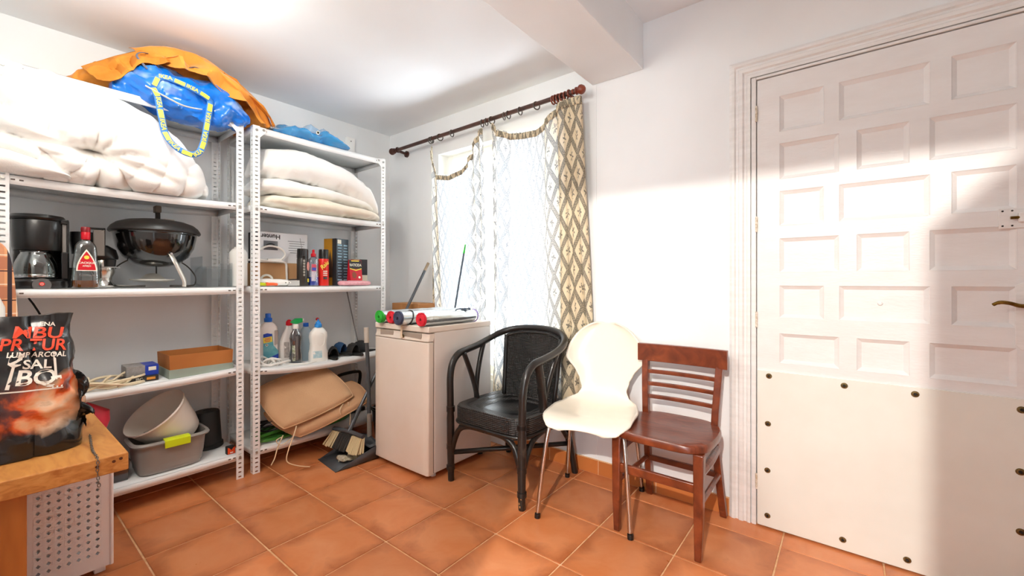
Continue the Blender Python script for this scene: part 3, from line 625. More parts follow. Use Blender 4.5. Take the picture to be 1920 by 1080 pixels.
for s_, ex in ((-1, .02), (1, .0)):
    MB().tube(spline([(gc.x-.03, gc.y+s_*.10, gc.z+.145), (gc.x-.03, gc.y+s_*.145, gc.z+.11), (gc.x-.02, gc.y+s_*(.175), gc.z+.06), (gc.x-.0, gc.y+s_*.170, gc.z+.02), (gc.x+.02, gc.y+s_*.145, gc.z+.006), (gc.x+.03, gc.y+s_*.05, gc.z+.006)], 6), .0065, 8, flat=.5).obj('leg', M('dark_steel', '#57534f', .35, metal=.6), gr)
MB().lathe([(0, .028), (.06, .028), (.088, .035), (.094, .042), (.090, .042), (.06, .036), (.045, .050), (.030, .066), (.012, .072), (0, .073)], 32, Matrix.Translation(gc+V(0, -.015, 0))).obj('ash_dish', m_alu, gr)
MB().cyl(gc+V(0, -.0, .07), gc+V(0, 0, .11), .003, n=6).obj('dish_rod', m_blkm, gr)
# clear organiser and white bottle
ot = thing('acrylic_organiser', 'clear acrylic organiser tray beside the barbecue', 'tray', (-2.86, .835, Z3))
for n_, b_ in (('front_wall', (-2.752, .765, Z3, -2.749, .905, Z3+.10)), ('back_wall', (-2.95, .765, Z3, -2.947, .905, Z3+.12)), ('side_wall', (-2.95, .762, Z3, -2.75, .765, Z3+.165)), ('side_wall', (-2.95, .905, Z3, -2.75, .908, Z3+.135)), ('divider', (-2.95, .782, Z3, -2.75, .785, Z3+.11)), ('bottom', (-2.95, .765, Z3, -2.75, .905, Z3+.003))):
    MB().box(*b_).obj(n_, m_acr, ot, smooth=None)
wb = thing('white_canister', 'tall plain white plastic canister standing between the two shelving units', 'canister', (-2.80, .955, Z3))
MB().lathe([(0, 0), (.043, 0), (.046, .005), (.046, .175), (.043, .198), (.034, .212), (.020, .220), (0, .222)], 32, Matrix.Translation((-2.80, .955, Z3+.003))).obj('body', m_wpl, wb); MB().lathe([(.021, .219), (.021, .228), (0, .229)], 16, Matrix.Translation((-2.80, .955, Z3+.003))).obj('cap', m_wpl, wb)
# shoe box in its lid
m_kraft = M('kraft_card', '#b8763c', .8, c2='#ab6a33', nscale=4, bump=.05); m_sage = M('sage_card', '#9aa698', .75, c2='#8f9a8d', nscale=5)
zb = .607; sb = thing('shoe_box', 'open brown cardboard shoe box sitting in its grey-green lid', 'box', (-2.80, .755, zb))
def tray(x0, y0, x1, y1, z0, h, t, slope=0):
    g = MB(); s = slope
    o0 = [V(x0, y0, z0), V(x1, y0, z0), V(x1, y1, z0), V(x0, y1, z0)]; o1 = [V(x0-s, y0-s, z0+h), V(x1+s, y0-s, z0+h), V(x1+s, y1+s, z0+h), V(x0-s, y1+s, z0+h)]
    i1 = [V(x0-s+t, y0-s+t, z0+h), V(x1+s-t, y0-s+t, z0+h), V(x1+s-t, y1+s-t, z0+h), V(x0-s+t, y1+s-t, z0+h)]; i0 = [V(x0+t, y0+t, z0+t), V(x1-t, y0+t, z0+t), V(x1-t, y1-t, z0+t), V(x0+t, y1-t, z0+t)]
    return g.loft([o0, o1, i1, i0])
tray(-2.925, .607, -2.69, .893, zb, .045, .003).obj('lid_tray', m_sage, sb, smooth=None)
tray(-2.92, .612, -2.695, .888, zb+.006, .112, .003, .004).obj('box_body', m_kraft, sb, smooth=None)
# small boxes
bx = thing('bulb_box', 'flat dark cardboard box under the small blue one', 'box', (-2.81, .51, .608)); MB().box(-2.86, .44, .606, -2.735, .575, .632).obj('carton', M('dark_carton', '#2f2d2d', .5), bx, smooth=None, bevel=.001)
decal('lettering', text_mesh('IBC', .018, True), m_strw, bx, (-2.735, .50, .619), (0, 1, 0), (0, 0, 1)); decal('orange_bar', rect2(.034, .012, 1, 1), m_or, bx, (-2.735, .545, .619), (0, 1, 0), (0, 0, 1))
bx = thing('screw_box', 'small blue and grey cardboard box on top of the flat dark one', 'box', (-2.82, .51, .633)); MB().box(-2.87, .455, .633, -2.75, .525, .683).obj('grey_half', M('pale_carton', '#9c9a9b', .6, c2='#83817f', nscale=40), bx, smooth=None); MB().box(-2.87, .525, .633, -2.75, .578, .683).obj('blue_half', M('blue_carton', '#1d3fae', .45), bx, smooth=None)
decal('white_label', rect2(.03, .018, 1, 1), m_strw, bx, (-2.75, .553, .665), (0, 1, 0), (0, 0, 1))
# coiled cream extension cord
m_cord = M('cream_cable', '#e6d6b6', .45)
def coil(name, label, c, ry, rx, n, zb, mat, r, seed, plug=None, kind='cord'):
    rnd = random.Random(seed); pts = []
    for k in range(n*14):
        a = 2*PI*k/14; q = k/(n*14); sc = .72+.35*math.sin(q*9+seed)
        pts.append(V(c[0]+rx*sc*math.cos(a+.4)+.012*math.sin(k*.7), c[1]+ry*sc*math.sin(a)+.014*math.sin(k*.43+seed)+.02*math.sin(q*21), zb+r+.004+.05*q*(.5+.5*math.sin(a*1.5+q*5))*1.0+.006*math.sin(k*1.3)))
    for p in pts: p.z = max(p.z, zb+r)
    t = thing(name, label, kind, (c[0], c[1], zb)); MB().tube(spline(pts, 3), r, 6).obj('cable', mat, t, smooth=180); return t
ec = coil('extension_cord', 'cream extension cord coiled on the shelf behind the charcoal sack', (-2.745, .40), .115, .07, 7, zL4(.4)-.002, m_cord, .006, 2)
MB().cbox((-2.80, .285, .635), (.05, .09, .03), Euler((.1, 0, .2))).obj('socket_block', M('cream_plastic', '#efe4cc', .4), ec, bevel=.005); MB().cyl((-2.773, .29, .637), (-2.771, .29, .637), .006, n=10).obj('socket_hole', m_dark, ec)
# ---- bottom shelf
Z5 = .1425
m_tub = M('grey_tub_plastic', '#9b9893', .35, c2='#918d88', nscale=4)
tb = thing('washing_up_bowl', 'grey plastic washing-up bowl with a lime green grip', 'bowl', (-2.80, .625, Z5))
cx_, cy_ = -2.79, .625
def rr(w, d, z, e=5): return sup(w, d, z, cx_, cy_, e, 40)
MB().loft([rr(.085, .118, Z5), rr(.095, .128, Z5+.006), rr(.105, .140, Z5+.06), rr(.113, .148, Z5+.148), rr(.128, .160, Z5+.150), rr(.132, .164, Z5+.158), rr(.128, .160, Z5+.166), rr(.113, .148, Z5+.166), rr(.100, .134, Z5+.02), rr(.08, .11, Z5+.012)]).obj('basin', m_tub, tb, smooth=45)
MB().prism([(0, 0), (.012, -.030), (.016, -.030), (.016, .006), (.004, .012), (-.026, .012), (-.026, .004)], (cx_+.121, cy_-.042, Z5+.160), (1, 0, 0), (0, 0, 1), (0, .105, 0)).obj('lime_grip', M('lime_rubber', '#cfe01c', .4), tb, smooth=None, bevel=.002)
# white waste bin lying tilted in the bowl
wb = thing('waste_bin', 'white plastic waste bin tipped over inside the grey bowl', 'bin', (-2.80, .61, .2))
nrm = V(.16, -.60, .785).normalized(); O_ = V(-2.815, .575, .425); a_, b_ = frame(nrm); R_ = Matrix((a_, b_, nrm)).transposed().to_4x4(); T = Matrix.Translation(O_) @ R_
MB().lathe([(0, -.150), (.104, -.150), (.1405, -.03), (.1485, .001), (.153, .003), (.154, -.004), (.149, -.007), (.1435, -.03), (.1425, -.032), (.1365, -.058), (.1355, -.060), (.1295, -.088), (.1285, -.090), (.1225, -.118), (.1215, -.120), (.1085, -.154), (.105, -.158), (0, -.158)], 48, T @ Matrix.Diagonal((.94, .94, 1.2, 1))).obj('shell', M('bin_white', '#efe9df', .4), wb, smooth=50)
# upturned black bucket
bk = thing('flower_pot', 'black plastic flower pot turned upside down beside the grey bowl', 'pot', (-2.925, .83, Z5))
MB().lathe([(.078, 0), (.080, .003), (.080, .022), (.073, .024), (.062, .20), (.058, .208), (.02, .210), (.018, .207), (0, .207)], 36, Matrix.Translation((-2.925, .835, Z5))).obj('pot_wall', m_blkm, bk)
tp = thing('tape_clip', 'small orange and black plastic clip on the edge of the bottom shelf', 'clip', (-2.69, .882, Z5)); MB().box(-2.72, .862, Z5, -2.690, .904, Z5+.042).obj('black_body', m_blkm, tp, bevel=.003)
MB().prism([(-.018, 0), (.018, 0), (.018, .036), (.008, .030), (0, .018), (-.008, .030), (-.018, .036)], (-2.690, .883, Z5+.003), (0, 1, 0), (0, 0, 1), (.004, 0, 0)).obj('orange_face', M('orange_plastic', '#df4a1f', .4), tp, smooth=None)
MB().box(-2.687, .876, Z5+.008, -2.685, .890, Z5+.013).obj('white_mark', m_wpl, tp)
cb = thing('food_container', 'smoky clear plastic food container behind the bench corner', 'container', (-2.83, .41, Z5)); mdp = thin_glass('smoky_plastic', '#9f90a0', .10, .15)
tray(-2.90, .36, -2.74, .458, Z5, .085, .003, .006).obj('tub', mdp, cb, smooth=None); MB().box(-2.91, .35, Z5+.085, -2.73, .468, Z5+.096).obj('lid', mdp, cb, bevel=.003)
pj = thing('pink_jug', 'pink plastic jug on the bottom shelf behind the bench', 'jug', (-2.76, .36, Z5)); mpk = M('pink_plastic', '#e8455c', .4)
MB().loft([sup(.05, .06, Z5, -2.80, .30, 3), sup(.055, .066, Z5+.02, -2.80, .30, 3), sup(.055, .072, Z5+.22, -2.80, .305, 3), sup(.05, .085, Z5+.30, -2.79, .318, 2.5), sup(.045, .075, Z5+.345, -2.785, .325, 2.5), sup(.03, .03, Z5+.40, -2.78, .29, 2.5)]).obj('jug_body', mpk, pj)
# ------------------------------------------------------------------ things on the unit by the window
Z3 = 1.0755
m_prt = M('grey_print', '#6d7278', .6); m_blkprint = M('black_print', '#2b2a2e', .6)
kb = thing('cardboard_carton', 'plain brown cardboard carton under the white printed box', 'box', (-2.93, 1.22, Z3)); MB().box(-3.03, 1.075, Z3, -2.86, 1.37, Z3+.145).obj('carton', M('carton_tan', '#c79a6c', .75, c2='#bb8d60', nscale=4), kb, smooth=None, bevel=.002)
mb = thing('appliance_box', 'white printed appliance box turned upside down on the brown carton', 'box', (-2.95, 1.23, Z3+.147)); zq = Z3+.147
MB().box(-3.03, 1.095, zq, -2.88, 1.40, zq+.195).obj('carton', M('white_carton', '#e6eaee', .5), mb, smooth=None, bevel=.002)
fx = -2.88; U, Vv = (0, -1, 0), (0, 0, -1)
decal('lettering', text_mesh('Hunter', .040, True), m_blkprint, mb, (fx, 1.165, zq+.168), U, Vv); decal('lettering', text_mesh('CORE', .026, True), m_blkprint, mb, (fx, 1.358, zq+.052), U, Vv)
ph = decal('photo_panel', rect2(.085, .058, 1, 1), m_prt, mb, (fx, 1.165, zq+.11), U, Vv); MB().tube([V(fx+.003, 1.165+.03*math.cos(a), zq+.095+.026*math.sin(a)) for a in [PI*k/10 for k in range(11)]], .004, 5).obj('photo_arc', m_blkprint, ph)
for k in range(6): decal('text_line', rect2(.11-.01*(k % 3), .003, 1, 1), m_prt, mb, (fx, 1.325+.004*(k % 2), zq+.145-.015*k), U, Vv)
MB().box(-3.03, 1.090, zq, -2.879, 1.095, zq+.195).obj('dark_edge', m_blkprint, mb)
# white cable draped over the boxes
wc = thing('white_cable', 'thick white cable looped over the brown carton', 'cord', (-2.85, 1.12, Z3+.145))
MB().tube(spline([(-2.86, 1.01, zq+.012), (-2.845, 1.06, zq+.010), (-2.84, 1.13, zq+.006), (-2.845, 1.20, zq+.012), (-2.85, 1.24, zq+.05), (-2.86, 1.22, zq+.09), (-2.862, 1.15, zq+.105), (-2.86, 1.09, zq+.075), (-2.85, 1.07, zq+.03), (-2.835, 1.10, zq+.012), (-2.83, 1.18, zq+.008), (-2.835, 1.235, zq-.002), (-2.84, 1.245, zq-.05), (-2.845, 1.25, Z3+.02)], 8), .0065, 8).obj('cable', m_wpl, wc, smooth=180); MB().cyl((-2.838, 1.13, zq+.012), (-2.838, 1.21, zq+.014), .012, n=10).obj('plug', m_wpl, wc)
# oddments at the front
od_ = thing('adhesive_tape', 'roll of clear adhesive tape standing on the shelf in front of the brown carton', 'tape', (-2.79, 1.09, Z3)); MB().lathe([(.024, -.009), (.036, -.009), (.036, .009), (.024, .009), (.024, -.009)], 28, Matrix.Translation((-2.79, 1.105, Z3+.037)) @ Matrix.Rotation(PI/2, 4, 'Y') @ Matrix.Rotation(.3, 4, 'X')).obj('roll', M('tape_clear', '#d8d6cc', .25), od_)
sp = thing('white_packet', 'crumpled white packet with black dots lying on the shelf', 'packet', (-2.74, 1.13, Z3)); loaf([1.02, 1.235], lambda y: Z3+.045-.012*abs(y-1.1)*5, lambda y: -2.705, -2.775, Z3, 30, 24, 2.2, lambda p, i, a: nz3(p, 16, 3)*.006).obj('paper', m_wpl, sp, smooth=60)
for y in (1.18, 1.20): decal('dot', disc2(.0035, 10), m_dark, sp, (-2.703, y, Z3+.02), (0, 1, 0), (0, 0, 1))
for nm, lb_, y0, y1, c in (('yellow_lighter', 'small lime yellow plastic piece at the end of the shelf', 1.025, 1.06, '#c6d420'), ('orange_lighter', 'small orange plastic piece lying beside the lime yellow one', 1.063, 1.125, '#f06a3a')):
    q = thing(nm, lb_, 'plastic piece', (-2.685, (y0+y1)/2, Z3)); MB().tube(spline([(-2.685, y0, Z3+.010), (-2.683, (y0+y1)/2, Z3+.012), (-2.688, y1, Z3+.009)], 4), [.009]*8+[.006], 10).obj('stub', M(nm, c, .35), q); MB().cyl((-2.683, y0-.004, Z3+.012), (-2.683, y0+.008, Z3+.012), .0105, n=10).obj('ring', M(nm, c, .35), q)
gx = thing('grey_folder', 'flat grey box with a black flap leaning behind the spray cans', 'box', (-2.74, 1.28, Z3)); MB().cbox((-2.765, 1.255, Z3+.018), (.10, .125, .034), Euler((0, .0, .1))).obj('carton', M('grey_carton', '#bcbab6', .6), gx, smooth=None, bevel=.001); MB().cbox((-2.765, 1.24, Z3+.038), (.10, .085, .003), Euler((.12, .0, .1))).obj('black_flap', m_blkprint, gx, smooth=None)
def can(name, label, x, y, r, h, colb, capc, cat='spray can'):
    t = thing(name, label, cat, (x, y, Z3)); T = Matrix.Translation((x, y, Z3))
    MB().lathe([(0, 0), (r*.93, 0), (r, .004), (r, h*.72), (r*.94, h*.75)], 28, T).obj('body', colb, t); MB().lathe([(r*.96, h*.74), (r*.97, h*.76), (r*.95, h*.97), (r*.9, h), (0, h)], 28, T).obj('cap', capc, t); return t
c1 = can('spray_can', 'black spray can with a thin straw and white dotted lettering', -2.735, 1.298, .034, .235, M('can_black', '#2a2826', .3, c2='#3a352f', nscale=6), m_blk)
MB().cyl((-2.715, 1.283, Z3+.235), (-2.72, 1.275, Z3+.30), .0016, n=6).obj('straw', m_gry, c1)
MB().cyl((-2.705, 1.285, Z3+.19), (-2.705, 1.285, Z3+.235), .013, n=12).obj('nozzle_tab', m_blk, c1)
for k, ch in enumerate('oooooo'): decal('dotted_lettering', text_mesh('O', .017, True), m_strw, c1, (-2.735+.033, 1.290, Z3+.158-.018*k), (-.25, 1, 0), (0, 0, 1), off=.003)
decal('burst_print', disc2(.017, 9, .03), M('burst', '#e9a59a', .5), c1, (-2.735+.026, 1.317, Z3+.125), (-.75, 1, 0), (0, 0, 1), off=.004); decal('yellow_print', rect2(.02, .022, 1, 1), m_yel, c1, (-2.735+.026, 1.317, Z3+.035), (-.75, 1, 0), (0, 0, 1), off=.004)
c2_ = thing('dish_soap', 'clear dish soap bottle with a red cap and a little blue liquid', 'bottle', (-2.735, 1.368, Z3))
prof = [(.030, 0), (.033, .006), (.034, .05), (.031, .09), (.030, .12), (.033, .15), (.030, .172), (.016, .186), (.011, .19)]
MB().loft([sup(w*.7, w, Z3+z, -2.735, 1.368, 2.4) for w, z in prof]).obj('clear_body', thin_glass('clear_pet', '#dfe6ee', .10), c2_, smooth=60); MB().loft([sup(w*.68, w*.97, Z3+z, -2.735, 1.368, 2.4) for w, z in ((.030, .003), (.033, .008), (.033, .056))]).obj('blue_soap', M('blue_soap', '#1a45c0', .15), c2_)
MB().lathe([(.013, .188), (.0155, .19), (.0155, .208), (.009, .212), (.007, .222), (.009, .228), (.005, .236), (0, .236)], 18, Matrix.Translation((-2.735, 1.368, Z3))).obj('red_cap', m_redp, c2_)
lb = decal('label', rect2(.036, .11, 2, 2), M('soap_label', '#d8cfd8', .5, c2='#b9b3c4', nscale=60), c2_, (-2.735+.0235, 1.358, Z3+.085), (-.2, 1, 0), (0, 0, 1), off=.002); decal('label_band', rect2(.035, .045, 1, 1), M('label_red', '#c8455a', .5), lb, (-2.735+.0236, 1.358, Z3+.117), (-.2, 1, 0), (0, 0, 1), off=.003); decal('label_blue', rect2(.03, .02, 1, 1), M('label_blue', '#3a46a8', .5), lb, (-2.735+.0237, 1.358, Z3+.108), (-.2, 1, 0), (0, 0, 1), off=.004)
c3 = can('insecticide_can', 'red insecticide spray can with a black cap', -2.735, 1.437, .032, .240, M('can_red', '#d9251c', .28), m_blk)
decal('brand_lettering', text_mesh('Raid', .040, True, .15), m_yel, c3, (-2.735+.0325, 1.425, Z3+.135), (-.15, .7, .6), (-.0, -.6, .75), off=.003); decal('print_panel', rect2(.028, .016, 1, 1), m_blkprint, c3, (-2.735+.032, 1.43, Z3+.05), (-.1, 1, 0), (0, 0, 1), off=.002)
for k in range(3): decal('print_line', rect2(.03, .006, 1, 1), m_strw, c3, (-2.735+.032, 1.43, Z3+.095-.013*k), (-.1, 1, 0), (0, 0, 1), off=.002)
# tall box
tbx = thing('tool_box_carton', 'tall yellow and black product carton standing on end', 'box', (-2.82, 1.585, Z3)); RT = Matrix.Translation((-2.825, 1.575, Z3)) @ Matrix.Rotation(math.radians(18), 4, 'Z')
MB().box(-.055, -.055, 0, .055, .060, .325, RT).obj('carton', M('carton_navy', '#33454f', .35, c2='#27343d', nscale=20), tbx, smooth=None, bevel=.001)
def RTp(x, y, z): return RT @ V(x, y, z)
ux, uy = (RT.to_3x3() @ V(1, 0, 0)), (RT.to_3x3() @ V(0, 1, 0))
fc = decal('yellow_face', rect2(.108, .323, 1, 1), M('carton_yellow', '#c08a22', .4), tbx, RTp(0, -.0552, .1625), ux, (0, 0, 1)); decal('black_strip', rect2(.035, .323, 1, 1), m_blkprint, fc, RTp(.037, -.0553, .1625), ux, (0, 0, 1), off=.0018); decal('tool_print', shield(.045, .19), M('tool_print', '#4a3a28', .5), fc, RTp(.0, -.0553, .15), ux, (0, 0, 1), off=.002); decal('name_bar', rect2(.05, .018, 1, 1), m_blkprint, fc, RTp(.01, -.0553, .065), ux, (0, 0, 1), off=.002)
mtx = M('print_pale', '#8fb3c4', .5)
for c_ in (0, 1):
    for k in range(13): decal('text_line', rect2(.042-.006*((k*7+c_) % 3), .006 if k % 4 else .010, 1, 1), mtx, tbx, RTp(.0552, -.026+.055*c_, .28-.02*k), uy, (0, 0, 1))
decal('bar_code', rect2(.035, .028, 1, 1), m_strw, tbx, RTp(.0553, -.03, .303), uy, (0, 0, 1))
# rat poison packet on a pink cloth
pk = tag(loaf([1.545, 1.775], lambda y: Z3+.032, lambda y: -2.675, -2.80, Z3, 40, 36, 3, lambda p, i, a: nz3(p, 30, 3)*.004, zb=lambda y: Z3).obj('pink_cloth', M('pink_towelling', '#f2a9b6', .9, c2='#f7c6cc', nscale=60, bump=.4, bscale=200), loc=(-2.74, 1.66, Z3), smooth=60), 'folded pink cloth under the rat poison packet', 'cloth')
rp = thing('rat_poison', 'black and red rat poison packet standing on the pink cloth', 'packet', (-2.74, 1.675, Z3+.033)); zr = Z3+.035
MB().loft([[V(-2.765, 1.622, zr), V(-2.715, 1.622, zr), V(-2.715, 1.712, zr), V(-2.765, 1.712, zr)], [V(-2.742, 1.618, zr+.145), V(-2.738, 1.618, zr+.145), V(-2.738, 1.716, zr+.145), V(-2.742, 1.716, zr+.145)]]).obj('pouch', M('pouch_red', '#c8182c', .3), rp, smooth=None)
n_ = V(.16, 0, 1); fxp = lambda z: -2.715-.0235*(z/.145)
bb_ = decal('black_band', rect2(.094, .062, 1, 1), m_blkprint, rp, (fxp(.112)+.0, 1.667, zr+.112), (0, 1, 0), (-.16, 0, 1)); decal('lettering', text_mesh('RATICIDA', .026, True, squash=.78), m_strw, bb_, (fxp(.108)+.001, 1.667, zr+.108), (0, 1, 0), (-.16, 0, 1), off=.002); decal('gold_bar', rect2(.06, .007, 1, 1), m_yel, bb_, (fxp(.137), 1.667, zr+.137), (0, 1, 0), (-.16, 0, 1), off=.002)
decal('mouse_print', disc2(.017, 12, .024), M('mouse_brown', '#8a4a34', .6), rp, (fxp(.04), 1.652, zr+.038), (0, 1, 0), (-.16, 0, 1), off=.002); decal('gold_chevron', ([(-.045, .012), (0, 0), (.045, .012), (.045, .006), (0, -.008), (-.045, .006)], [(0, 1, 4, 5), (1, 2, 3, 4)]), m_yel, rp, (fxp(.075), 1.667, zr+.075), (0, 1, 0), (-.16, 0, 1), off=.002); decal('pale_print', disc2(.009, 8), m_strw, rp, (fxp(.02), 1.69, zr+.022), (0, 1, 0), (-.16, 0, 1), off=.002)
rb2 = thing('bait_box', 'small dark and cream carton behind the rat poison packet', 'box', (-2.80, 1.745, Z3)); MB().box(-2.83, 1.69, Z3+.075, -2.79, 1.80, Z3+.19).obj('dark_top', m_blkprint, rb2, smooth=None); MB().box(-2.83, 1.69, Z3, -2.79, 1.80, Z3+.075).obj('cream_base', M('cream_carton', '#dcd9c4', .6), rb2, smooth=None); MB().box(-2.829, 1.6895, Z3+.12, -2.7895, 1.735, Z3+.19).obj('tan_panel', M('tan_print', '#b19a78', .6), rb2, smooth=None)

# ------------------------------------------------------------------ cleaning bottles
def bottle(name, label, x, y, prof, mat, e=2.6, sx=.62, cat='bottle', z=None):
    z = zR4(y) if z is None else z; t = thing(name, label, cat, (x, y, z)); g = MB().loft([sup(w*sx, w, z+h, x, y+(c[2] if len(c) > 2 else 0), e) for c in prof for (w, h) in [c[:2]]]); o = g.obj('body', mat, t, smooth=55); return t, z, g
m_hdpe = M('hdpe_white', '#e9e4e0', .35); m_hd2 = M('hdpe_bright', '#f6f5ef', .32); m_bcap = M('blue_cap', '#1763c8', .3); m_gcap = M('green_trigger', '#119a4e', .3)
x, y = -2.85, 1.138; b1, z, g1 = bottle('floor_cleaner', 'tall white floor cleaner bottle with a blue cap and a hand grip', x, y, [(.050, 0), (.054, .006), (.054, .10), (.053, .13), (.053, .20), (.050, .225), (.036, .248), (.018, .262), (.016, .275)], m_hdpe, 3.4, .62)
MB().lathe([(.021, .262), (.0225, .266), (.0225, .285), (.016, .288), (.016, .312), (.014, .315), (0, .315)], 14, Matrix.Translation((x, y, z))).obj('blue_cap', m_bcap, b1)
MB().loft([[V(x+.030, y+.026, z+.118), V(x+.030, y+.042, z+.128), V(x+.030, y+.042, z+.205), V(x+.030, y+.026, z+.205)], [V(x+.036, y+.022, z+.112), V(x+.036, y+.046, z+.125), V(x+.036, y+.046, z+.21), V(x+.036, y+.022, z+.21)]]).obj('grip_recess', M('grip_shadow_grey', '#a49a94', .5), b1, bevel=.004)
fx = x+.0345; lb = decal('label', ([(-.042, -.075), (.046, -.075), (.046, -.02), (.018, .015), (.010, .09), (-.042, .09)], [(0, 1, 2, 3, 4, 5)]), M('label_teal', '#4f98a8', .4, c2='#6fb0b8', nscale=25), b1, (fx, y, z+.10), (0, 1, 0), (0, 0, 1), off=.001)
decal('label_blue', ([(-.042, -.075), (.046, -.075), (.046, -.038), (-.03, -.066), (-.042, -.062)], [(0, 1, 2, 3, 4)]), M('label_navy', '#1538a0', .4), lb, (fx, y, z+.10), (0, 1, 0), (0, 0, 1), off=.002); decal('label_crest', ([(-.042, .07), (.010, .07), (.006, .088), (-.02, .095), (-.042, .09)], [(0, 1, 2, 3, 4)]), M('label_navy', '#1538a0', .4), lb, (fx, y, z+.10), (0, 1, 0), (0, 0, 1), off=.0021); decal('label_yellow', rect2(.052, .034, 1, 1), m_yel, lb, (fx, y-.017, z+.154), (0, 1, .12), (0, -.12, 1), off=.0024); decal('label_eye', disc2(.008, 12), m_strw, lb, (fx, y-.022, z+.122), (0, 1, 0), (0, 0, 1), off=.0024); decal('label_dot', disc2(.004, 10), m_dark, lb, (fx, y-.022, z+.122), (0, 1, 0), (0, 0, 1), off=.003)
for k, w_ in enumerate((.034, .038, .030)): decal('label_line', rect2(w_, .004, 1, 1), M('label_red', '#c8455a', .5), lb, (fx, y-.017, z+.163-.009*k), (0, 1, .12), (0, -.12, 1), off=.003)
x, y = -2.84, 1.246; b2, z, g2 = bottle('bleach_bottle', 'white cleaning bottle with a red cap and a bent neck', x, y, [(.042, 0), (.045, .005), (.044, .10), (.040, .14), (.030, .185, .006), (.020, .215, .012), (.016, .245, .014)], m_hdpe, 3, .65)
MB().lathe([(.017, .238), (.019, .242), (.018, .262), (.010, .272), (.006, .276), (0, .276)], 16, Matrix.Translation((x, y+.014, z))).obj('red_cap', m_redp, b2); decal('label', rect2(.032, .10, 2, 2), M('label_grey', '#c2bbb6', .5, c2='#9d9692', nscale=70), b2, (x+.031, y-.012, z+.085), (0, 1, 0), (0, 0, 1), bvh_of(g2), off=.001)
x, y = -2.765, 1.268; b3, z, g3 = bottle('spray_bottle', 'clear grey spray bottle with a green trigger', x, y, [(.036, 0), (.039, .005), (.037, .06), (.030, .10), (.033, .135), (.037, .165), (.030, .195), (.016, .215), (.014, .23)], thin_glass('grey_pet', '#a9aab0', .16, .08), 2.6, .62)
MB().loft([sup(w*.58, w*.95, z+h, x, y, 2.6) for w, h in ((.037, .002), (.037, .004), (.0355, .02))]).obj('liquid', M('murky_liquid', '#5f6a70', .2, trans=.3), b3)
hd = MB().loft([[V(x-.012, y-.030, z+.262), V(x+.012, y-.030, z+.262), V(x+.012, y-.030, z+.268), V(x-.012, y-.030, z+.268)], [V(x-.013, y+.0, z+.250), V(x+.013, y, z+.250), V(x+.013, y, z+.288), V(x-.013, y, z+.288)], [V(x-.013, y+.040, z+.262), V(x+.013, y+.040, z+.262), V(x+.013, y+.040, z+.287), V(x-.013, y+.040, z+.287)]]).obj('trigger_head', m_gcap, b3, bevel=.003); MB().box(x-.006, y+.040, z+.268, x+.006, y+.050, z+.283).obj('nozzle', m_wpl, hd); MB().lathe([(.017, .222), (.018, .225), (.018, .245), (.012, .254)], 16, Matrix.Translation((x, y, z))).obj('collar', m_wpl, b3)
decal('print_strip', rect2(.016, .10, 1, 1), M('print_olive', '#7d8a62', .5, c2='#c8cfc4', nscale=90), b3, (x+.022, y-.02, z+.07), (0, 1, 0), (0, 0, 1), bvh_of(g3), off=.001)
x, y = -2.845, 1.372; b4, z, g4 = bottle('window_cleaner', 'pale blue translucent cleaner bottle behind the grey spray bottle', x, y, [(.040, 0), (.043, .005), (.042, .07), (.038, .11), (.043, .15), (.043, .18), (.030, .21), (.016, .228)], M('pale_blue_pet', '#c3dbe8', .2, trans=.3), 2.6, .62)
MB().lathe([(.016, .225), (.018, .228), (.017, .25), (0, .252)], 14, Matrix.Translation((x, y, z))).obj('blue_cap', m_bcap, b4)
x, y = -2.90, 1.478; b5, z, g5 = bottle('green_soap', 'clear bottle of dark green soap with a red tip behind the white detergent', x, y, [(.042, 0), (.045, .005), (.045, .12), (.042, .16), (.034, .185), (.018, .205), (.014, .225)], thin_glass('clear_pet2', '#d4dad8', .12), 2.4, .7)
MB().loft([sup(w*.66, w*.96, z+h, x, y, 2.4) for w, h in ((.042, .003), (.044, .008), (.044, .12), (.041, .16))]).obj('green_liquid', M('green_soap', '#0d4f3a', .2), b5); MB().lathe([(.016, .222), (.017, .225), (.017, .245), (.010, .252), (.008, .256)], 16, Matrix.Translation((x, y, z))).obj('white_collar', m_wpl, b5); MB().lathe([(.008, .254), (.011, .262), (.010, .272), (0, .277)], 14, Matrix.Translation((x, y, z))).obj('red_tip', m_redp, b5)
x, y = -2.745, 1.405; b6, z, g6 = bottle('detergent_bottle', 'white detergent bottle with a bright blue cap and a moulded handle', x, y, [(.056, 0), (.060, .006), (.060, .06), (.054, .085), (.052, .12), (.058, .165), (.054, .19), (.036, .215), (.020, .228)], m_hd2, 2.8, .6)
MB().lathe([(.021, .224), (.0235, .228), (.022, .245), (.016, .25), (.014, .262), (.006, .266), (.005, .278), (0, .279)], 16, Matrix.Translation((x, y, z))).obj('blue_cap', M('bright_blue_cap', '#2f8fe0', .3), b6)
MB().lathe([(0, -.014), (.018, -.012), (.026, -.006), (.030, .0)], 24, Matrix.Translation((x+.0335, y+.002, z+.145)) @ Matrix.Rotation(PI/2, 4, 'Y'), sx=1.5, sy=.9).obj('grip_dimple', m_hd2, b6); decal('label', rect2(.055, .045, 4, 2), M('label_aqua', '#a8cfd8', .4, c2='#d6e6e8', nscale=40), b6, (x+.036, y-.02, z+.05), (0, 1, 0), (0, 0, 1), bvh_of(g6), off=.001)
cc = coil('white_flex', 'white cable coiled on the shelf in front of the floor cleaner', (-2.76, 1.12), .10, .055, 6, zR4(1.05)-.012, m_wpl, .0068, 5)
MB().tube(spline([(-2.75, 1.19, zR4(1.2)+.006), (-2.70, 1.25, zR4(1.25)+.006), (-2.69, 1.32, zR4(1.32)+.006), (-2.71, 1.37, zR4(1.37)+.008)], 6), .005, 6).obj('cable_end', m_wpl, cc)
